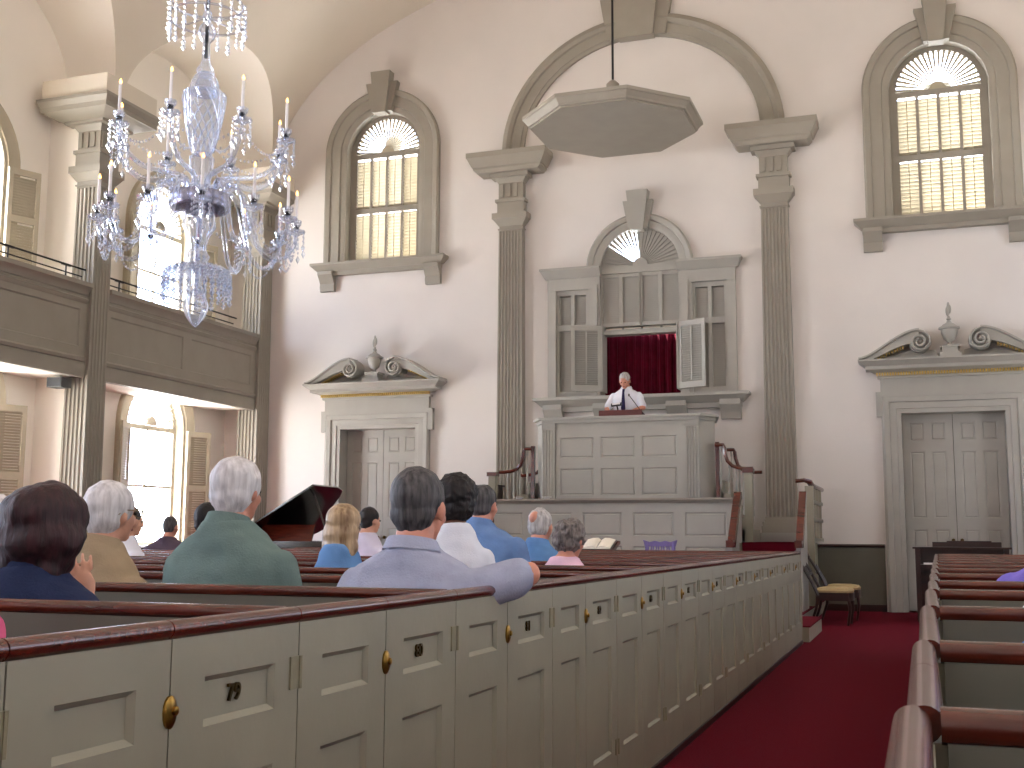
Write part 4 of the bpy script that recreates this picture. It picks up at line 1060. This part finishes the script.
    if specs:
        m = MB()
        for s_ in (-1, 1):
            ctr = (s_ * .032, .1, 0)
            m.tube([tuple(hp((ctr[0] + .026 * math.cos(q), .1, ctr[2] + .02 * math.sin(q)))) for q in [2 * PI * k / 14 for k in range(15)]], .0022, 5)
            m.tube([tuple(hp((s_ * .058, .1, .004))), tuple(hp((s_ * .082, .05, .008))), tuple(hp((s_ * .085, -.01, .01))), tuple(hp((s_ * .083, -.03, -.01)))], .0025, 5)
        m.tube([tuple(hp((-.007, .1, .004))), tuple(hp((.007, .1, .004)))], .0022, 5)
        m.build('spectacles', FRAME, o)
    # ---- hair
    if hair:
        m = MB(); d, ds = .0035, 30
        def hb(c, r): m.ball(hp(c), Vector(r) * hs, 16, 12, rot)
        if hair == 'short':
            hb((0, -.02, .032), (.083, .098, .095)); hb((0, -.048, -.02), (.074, .058, .062)); hb((0, -.05, -.06), (.05, .042, .04))
        elif hair == 'full':
            hb((0, -.02, .03), (.093, .104, .1)); hb((0, -.045, -.02), (.088, .07, .075)); hb((0, -.045, -.07), (.06, .05, .045))
        elif hair == 'bob':
            hb((0, -.02, .03), (.12, .13, .105)); hb((-.01, -.03, -.03), (.145, .12, .105)); hb((-.02, -.03, -.09), (.13, .1, .075)); hb((-.07, -.04, -.14), (.055, .06, .065)); hb((.03, -.05, -.12), (.07, .06, .06)); d, ds = .008, 16
        elif hair == 'long':
            hb((0, -.02, .03), (.1, .106, .095)); hb((0, -.04, -.05), (.112, .085, .11)); hb((0, -.045, -.12), (.117, .075, .09)); hb((0, -.068, -.165), (.113, .062, .052)); d, ds = .003, 30
        elif hair == 'afro':
            hb((0, -.02, .03), (.105, .115, .105)); hb((0, -.04, -.03), (.098, .085, .085)); d, ds = .007, 45
        elif hair == 'curly':
            hb((0, -.02, .025), (.096, .107, .1)); hb((0, -.04, -.03), (.088, .08, .07)); d, ds = .016, 32
        elif hair == 'bald':
            hb((0, -.018, .03), (.085, .092, .09)); hb((0, -.045, -.02), (.078, .06, .06)); hb((.0, -.02, .09), (.05, .05, .035)); d, ds = .005, 40
        elif hair == 'cropped':
            hb((0, -.018, .026), (.078, .096, .096)); hb((0, -.045, -.02), (.07, .058, .06)); d, ds = .002, 60
        me = blob(m, .008, 2, d, ds, x)
        for p in me.polygons: p.use_smooth = True
        me.materials.clear(); me.materials.append(hm); link('hair', me, o)
    o.location = (x, y, zshift); o.rotation_euler = (0, 0, rz)
    return o

C_NAVY = cloth('navy_cloth', (38, 46, 74)); C_TAN = cloth('tan_cloth', (158, 138, 112)); C_TEAL = cloth('teal_cloth', (104, 122, 117)); C_GREY = cloth('pale_blue_grey_cloth', (160, 163, 182))
C_BLUE = cloth('blue_cloth', (106, 134, 178)); C_SKY = cloth('sky_blue_cloth', (98, 136, 182)); C_PINK = cloth('pink_cloth', (224, 186, 204)); C_WHITE = cloth('white_cloth', (222, 222, 230), .02)
C_DUSK = cloth('dark_mauve_cloth', (86, 72, 84)); C_ROSE = cloth('rose_cloth', (206, 92, 130)); C_VIOLET = cloth('violet_cloth', (118, 104, 190)); C_BRIGHT = cloth('bright_blue_cloth', (40, 120, 200)); C_LILAC = cloth('lilac_white_cloth', (206, 198, 216), .03)
C_MIDBLUE = cloth('mid_blue_cloth', (78, 100, 160)); C_TIE = cloth('dark_tie', (40, 34, 66))
person('woman with thick dark auburn hair in a navy shirt, hand at her cheek', -2.165, 2.47, 1.205, 'bob', H_DARK, SKIN, C_NAVY, female=True, sh=.255, hs=1.0, collar=C_NAVY, sleeve=1.1, rz=-.1, vox=.0048,
       arms={1: ((.1, .26, .71), (-.03, .19, .905), (-.3, -.1, 1), (.55, -.8, .2))})
person('white-haired person in a tan shirt wearing spectacles', -2.69, 3.38, 1.262, 'full', H_WHITE, SKIN, C_TAN, sh=.198, hs=1.0, collar=C_TAN, rz=-.3, specs=True, sub=.02)
person('white-haired man in a teal green polo shirt', -2.165, 3.36, 1.335, 'full', H_WHITE, SKIN_RED, C_TEAL, sh=.222, hs=1.0, girth=1.12, collar=C_TEAL, rz=-.12)
person('man with dark greying hair in a pale blue shirt, arm over the pew rail', -1.485, 3.33, 1.29, 'short', H_GREY, SKIN_RED, C_GREY, sh=.225, hs=1.14, girth=1.12, collar=C_GREY, rz=-.08, sleeve=.78, vox=.009, sub=-.01,
       arms={1: ((.335, .1, .965), (.03, .31, .925), (-.6, .8, -.3), (0, .2, 1))})
person('grey-haired person at the edge beyond the dark-haired woman', -3.215, 3.38, 1.225, 'curly', H_WHITE, SKIN, C_DUSK, sh=.2, female=True)
person('person in a rose pink top seated behind the first crossing rail', -1.88, 1.62, 1.22, 'short', H_BROWN, SKIN, C_ROSE, sh=.19, female=True, sleeve=.95,
       arms={1: ((.285, .05, .9), (.15, .28, .8), (-.4, .8, -.1), (0, .2, 1))})
person('girl with long straight blonde hair in a blue top', -2.66, 5.08, 1.232, 'long', H_BLOND, SKIN, C_SKY, sh=.15, hs=.96, child=True, female=True, sleeve=.2, rz=-.1, sub=.02)
person('young person with short dark hair in a pale lilac shirt before the door', -3.92, 7.9, 1.29, 'short', H_BLACK, SKIN, C_LILAC, sh=.18, hs=.92, rz=-.5)
person('person with full black hair in a white top behind the greying man', -2.075, 5.1, 1.365, 'afro', H_BLACK, SKIN_DK, C_WHITE, sh=.155, hs=1.1, female=True, rz=.15, sub=.02)
person('man with dark grey hair in a blue shirt beside the black-haired person', -2.29, 6.02, 1.36, 'short', H_GREY, SKIN_RED, C_BLUE, sh=.24, hs=1.0, sub=-.02, collar=C_BLUE, rz=-.2)
person('person with short black hair far ahead near the screen', -3.68, 9.75, 1.33, 'cropped', H_BLACK, SKIN_DK, C_DUSK, sh=.19, hs=.98)
person('balding man with grey fringe in a blue shirt', -2.27, 6.98, 1.255, 'bald', H_SILVER, SKIN_RED, C_SKY, sh=.2, hs=1.02, collar=C_SKY, rz=-.15)
person('woman with curly grey hair in a pale pink top', -1.79, 5.98, 1.175, 'curly', H_GREYBR, SKIN_RED, C_PINK, sh=.2, hs=.98, female=True, rz=-.35, nod=.15)
person('person in a white shirt partly behind the white-haired spectacled one', -5.38, 6.98, 1.285, 'short', H_GREY, SKIN, C_WHITE, sh=.2, hs=1.05, rz=-.5)
person('dark-jacketed person silhouetted against the bright lower window', -7.02, 9.75, 1.26, 'cropped', H_GREY, SKIN_RED, C_DUSK, sh=.26, hs=.98, girth=1.1, sleeve=1.6)
person('man with cropped dark hair in a mid blue shirt beside the teal polo', -4.07, 6.02, 1.275, 'cropped', H_BLACK, SKIN_DK, C_MIDBLUE, sh=.225, hs=1.06, collar=C_WHITE, rz=-.1)
person('person in a violet top across the aisle', .55, 4.62, 1.26, 'short', H_BROWN, SKIN, C_VIOLET, sh=.27, girth=1.2, sub=-.0)
person('person in a white shirt across the aisle', .46, 2.97, 1.25, 'short', H_GREY, SKIN, C_WHITE, sh=.22)
person('person in a bright blue shirt across the aisle', .385, 2.04, 1.24, 'short', H_BROWN, SKIN, C_BRIGHT, sh=.22)
person('white-haired preacher in a white short-sleeved shirt and dark tie at the pulpit', -4.2, 17.15, 3.585, 'short', H_SILVER, SKIN_RED, C_WHITE, rz=PI - .05, sh=.22, hs=1.13, stand=1.9, nod=.42, collar=C_WHITE, tie=C_TIE, vox=.008, sleeve=.8,
       arms={1: ((.29, .05, 3.02), (.2, .27, 2.96), (-.35, .9, -.1), (0, .1, 1)), -1: ((-.29, .05, 3.02), (-.2, .27, 2.96), (.35, .9, -.1), (0, .1, 1))})

# ------------------------------------------------------------------ chandelier
CX, CY = XC, 6.0
CH = lambda a, b, c: Vector((CX + a, CY + b, c))
o = thing('chandelier', 'large cut glass chandelier with two tiers of candle arms and bead swags', 'chandelier', (CX, CY, 2.36))
m = MB(CH); m.tube([(0, 0, 4.1), (0, 0, 11.15)], .012, 8); m.build('hanging_rod', DARKMETAL, o)
m = MB(CH); m.lathe([(0, 4.42), (.02, 4.42), (.03, 4.38), (.02, 4.34), (.045, 4.31), (.055, 4.27), (.045, 4.23), (.022, 4.2), (.025, 4.08), (.035, 4.05), (.05, 4.03), (.055, 4.0), (.03, 3.97), (0, 3.97)], seg=16, wob=.06, n=8); m.build('upper_stem', GLASS, o)
m = MB(CH); m.lathe([(.04, 4.0), (.07, 3.97), (.088, 3.92), (.092, 3.86), (.08, 3.855), (.065, 3.91), (.038, 3.985)], seg=24, wob=.03, n=12); m.build('glass_bell', GLASS, o)
# ribbed urn: spiral flutes
m = MB(CH)
prof = [(.118, 3.87), (.132, 3.86), (.13, 3.8), (.122, 3.72), (.108, 3.63), (.09, 3.55), (.072, 3.49), (.056, 3.46)]
m.lathe(prof, seg=28); ur = m.build('urn', GLASS, o)
m = MB(CH)
for k in range(14):
    pts = []
    for i in range(9):
        q = i / 8; z = 3.85 - .37 * q; r = .134 - .066 * q ** 1.5; a = 2 * PI * k / 14 + 1.6 * q
        pts.append((r * math.cos(a), r * math.sin(a), z))
    m.tube(pts, .0065, 5)
m.build('spiral_flute', BEAD, ur)
m = MB(CH); m.lathe([(.05, 3.47), (.075, 3.44), (.07, 3.38), (.055, 3.3), (.06, 3.26), (.1, 3.22), (.1, 3.2), (0, 3.2)], seg=16, wob=.05, n=8); m.build('middle_stem', GLASS, o)
m = MB(CH); m.lathe([(0, 3.2), (.18, 3.2), (.19, 3.18), (.19, 3.12), (.18, 3.1), (.1, 3.08), (0, 3.08)], seg=24); m.build('receiver_bowl', mat('silvered_plate', (150, 150, 168), .25, .1, 20, metal=.8), o)
m = MB(CH); m.lathe([(.09, 3.08), (.1, 3.0), (.06, 2.92), (.045, 2.85), (.07, 2.8), (.05, 2.75), (.03, 2.7), (.03, 2.55), (0, 2.55)], seg=16, wob=.06, n=8); m.build('lower_stem', GLASS, o)
m = MB(CH); m.lathe([(.015, 2.6), (.05, 2.57), (.073, 2.51), (.075, 2.47), (.055, 2.42), (.03, 2.38), (.008, 2.355), (0, 2.35)], seg=14, wob=.06, n=7); m.build('finial_drop', BEAD, o)
def bead(m, x, y, z, r, h=None):
    h = h or r * 1.25
    t = m.v(x, y, z + h); b = m.v(x, y, z - h); R = [m.v(x + r * math.cos(k * PI / 2.5), y + r * math.sin(k * PI / 2.5), z) for k in range(5)]
    for k in range(5): m.face([t, R[k], R[(k + 1) % 5]]); m.face([b, R[(k + 1) % 5], R[k]])
# top canopy ring with drops
m = MB(CH)
for z, r in ((4.46, .22), (4.36, .24)):
    m.tube([(r * math.cos(2 * PI * k / 36), r * math.sin(2 * PI * k / 36), z) for k in range(37)], .007, 6)
for k in range(6): a = PI * k / 3; m.tube([(.02 * math.cos(a), .02 * math.sin(a), 4.37), (.15 * math.cos(a), .15 * math.sin(a), 4.35), (.24 * math.cos(a), .24 * math.sin(a), 4.36)], .005, 5)
m.build('canopy_ring', GLASS, o)
for k in range(20):
    a = 2 * PI * k / 20; r = .24; m = MB(CH)
    for j in range(6 + k % 2): bead(m, r * math.cos(a), r * math.sin(a), 4.44 - .034 * j, .011 if j < 5 else .017, .016 if j < 5 else .028)
    m.build('bead_string', BEAD, o, smooth=False)
# bottom cascade
for k in range(26):
    a = 2 * PI * k / 26; m = MB(CH)
    for j in range(9):
        q = j / 8; r = .05 + .15 * math.sin(min(1, q * 1.5) * PI / 2); z = 2.74 - .06 * q - (.13 * max(0, q - .45))
        bead(m, r * math.cos(a), r * math.sin(a), z, .018, .02)
    r = .205
    for j in range(3 + k % 2): bead(m, r * math.cos(a), r * math.sin(a), 2.61 - .032 * j, .018, .022)
    m.build('bead_string', BEAD, o, smooth=False)
def arm(a, pts, ctop, clen, kind):
    c, s = math.cos(a), math.sin(a)
    P = [(r * c, r * s, z) for r, z in pts]
    # smooth the polyline
    Q = []
    for i in range(len(P) - 1):
        p0, p1, p2, p3 = [Vector(P[min(max(i + d, 0), len(P) - 1)]) for d in (-1, 0, 1, 2)]
        for k in range(5):
            t = k / 5; Q.append(tuple(.5 * ((2 * p1) + (p2 - p0) * t + (2 * p0 - 5 * p1 + 4 * p2 - p3) * t * t + (3 * p1 - p0 - 3 * p2 + p3) * t ** 3)))
    Q.append(P[-1])
    m = MB(CH); n_ = len(Q); m.tube(Q, [.019 - .007 * i / n_ for i in range(n_)], 8); ar = m.build('arm', GLASS, o)
    ex, ey, ez = P[-1]
    loc = lambda x, y, z: CH(ex + x, ey + y, ez + z)
    m = MB(loc); m.lathe([(.012, 0), (.05, .02), (.058, .035), (.05, .03), (.015, .022), (.014, .05), (.03, .075), (.033, .1), (.018, .085), (0, .085)], seg=16, wob=.1, n=8); m.build('drip_pan', GLASS, ar)
    m = MB(loc); m.lathe([(.017, .045), (.019, .07), (.012, .072), (.012, .045)], seg=8); m.build('socket', DARKMETAL, ar)
    m = MB(loc); m.tube([(0, 0, .085), (0, 0, .085 + clen)], .0095, 8); m.build('candle', WAX, ar)
    m = MB(loc); m.lathe([(0, 0), (.008, .006), (.009, .015), (.004, .03), (0, .036)], 0, 0, 8, .085 + clen); m.build('flame_bulb', FLAME, ar)
    m = MB(loc)
    for k in range(7):
        b = 2 * PI * k / 7; x, y = .054 * math.cos(b), .054 * math.sin(b); n_ = 3 + (k % 3)
        for j in range(n_): bead(m, x, y, .02 - .03 * j, .008, .013)
        bead(m, x, y, .02 - .03 * n_ - .014, .015, .03)
    m.build('pendant_drops', BEAD, ar, smooth=False)
    return (ex, ey, ez)
ends_u, ends_l = [], []
for k in range(8):
    a = 2 * PI * k / 8 + .25
    ends_u.append(arm(a, [(.08, 3.2), (.12, 3.29), (.24, 3.3), (.38, 3.31), (.48, 3.38), (.535, 3.47), (.54, 3.51)], 0, .19, 'u'))
for k in range(12):
    a = 2 * PI * k / 12 + .1
    ends_l.append(arm(a, [(.15, 3.17), (.19, 3.25), (.27, 3.2), (.32, 3.03), (.38, 2.87), (.46, 2.81), (.54, 2.84), (.59, 2.92), (.6, 2.98)], 0, .18, 'l'))
def swag(p, q, sag, n, nm='bead_swag'):
    m = MB(CH)
    for i in range(n + 1):
        t = i / n; bead(m, p[0] + (q[0] - p[0]) * t, p[1] + (q[1] - p[1]) * t, p[2] + (q[2] - p[2]) * t - sag * 4 * t * (1 - t), .009, .011)
    m.build(nm, BEAD, o, smooth=False)
for E_, sg, n_ in ((ends_u, .12, 16), (ends_l, .2, 16)):
    for i in range(len(E_)):
        p, q = E_[i], E_[(i + 1) % len(E_)]
        swag((p[0], p[1], p[2] + .0), (q[0], q[1], q[2]), sg, n_)
for i, p in enumerate(ends_u):
    a = math.atan2(p[1], p[0]); swag((p[0], p[1], p[2]), (.12 * math.cos(a), .12 * math.sin(a), 3.5), .1, 16)

# ------------------------------------------------------------------ light, world, camera
w = bpy.data.worlds.new('World'); SC.world = w; w.use_nodes = True
nt = w.node_tree; bg = nt.nodes['Background']
tc = nt.nodes.new('ShaderNodeTexCoord'); sep = nt.nodes.new('ShaderNodeSeparateXYZ'); rp = nt.nodes.new('ShaderNodeValToRGB')
nt.links.new(tc.outputs['Generated'], sep.inputs[0])
mr = nt.nodes.new('ShaderNodeMapRange'); mr.inputs['From Min'].default_value = -1; nt.links.new(sep.outputs['Z'], mr.inputs['Value']); nt.links.new(mr.outputs[0], rp.inputs['Fac'])
rp.color_ramp.elements[0].position = .44; rp.color_ramp.elements[0].color = (2.0, 2.0, 2.0, 1)
rp.color_ramp.elements[1].position = .54; rp.color_ramp.elements[1].color = (.72, .86, 1.14, 1)
nt.links.new(rp.outputs['Color'], bg.inputs['Color']); bg.inputs['Strength'].default_value = 9.0
mr2 = nt.nodes.new('ShaderNodeMapRange'); mr2.inputs['From Min'].default_value = -1; mr2.inputs['From Max'].default_value = 1; mr2.inputs['To Min'].default_value = 21.0; mr2.inputs['To Max'].default_value = 1.5
nt.links.new(sep.outputs['X'], mr2.inputs['Value']); nt.links.new(mr2.outputs[0], bg.inputs['Strength'])
sl = bpy.data.lights.new('sun', 'SUN'); sl.energy = 120; sl.angle = .02; sl.color = (1, .95, .86); so = bpy.data.objects.new('sun', sl); COL.objects.link(so)
so.rotation_euler = Vector((.5, -.1, -1.0)).to_track_quat('-Z', 'Y').to_euler()
def portal(name, c, sx, sy, nrm):
    L = bpy.data.lights.new(name, 'AREA'); L.shape = 'RECTANGLE'; L.size = sx; L.size_y = sy; L.cycles.is_portal = True
    ob = bpy.data.objects.new(name, L); COL.objects.link(ob); ob.location = c
    ob.rotation_euler = Vector(nrm).to_track_quat('-Z', 'Y').to_euler()
for y in WINC:
    for w0, hh in ((.9, 2.7), (4.75, 2.2)):
        portal('window_light', (XL - .32, y, w0 + hh / 2), 1.5, hh, (1, 0, 0)); portal('window_light', (XR + .32, y, w0 + hh / 2), 1.5, hh, (-1, 0, 0))
for u in (-4.2,): portal('window_light', (u, YB - .32, 6.5), 1.5, 3.0, (0, 1, 0))

cam = bpy.data.cameras.new('Camera'); co = bpy.data.objects.new('Camera', cam); COL.objects.link(co)
cam.sensor_width = 36; cam.lens = 1156.17 / 1024 * 36; cam.clip_start = .05; cam.clip_end = 200
yaw, pitch, roll = .33906, .13083, .0047
cy, sy, cp, sp = math.cos(yaw), math.sin(yaw), math.cos(pitch), math.sin(pitch)
fwd = Vector((-sy * cp, cy * cp, sp)); rt = Vector((cy, sy, 0)); up = rt.cross(fwd)
r2 = math.cos(roll) * rt + math.sin(roll) * up; u2 = -math.sin(roll) * rt + math.cos(roll) * up
M = Matrix((r2, u2, -fwd)).transposed().to_4x4(); M.translation = Vector((0, 0, 1.08)); co.matrix_world = M
SC.camera = co
SC.view_settings.view_transform = 'Standard'; SC.view_settings.look = 'None'; SC.view_settings.gamma = 1; SC.view_settings.use_curve_mapping = False
SC.view_settings.exposure = -0.08
SC.cycles.use_denoising = True
SC.cycles.max_bounces = 10; SC.cycles.diffuse_bounces = 6; SC.cycles.transparent_max_bounces = 24
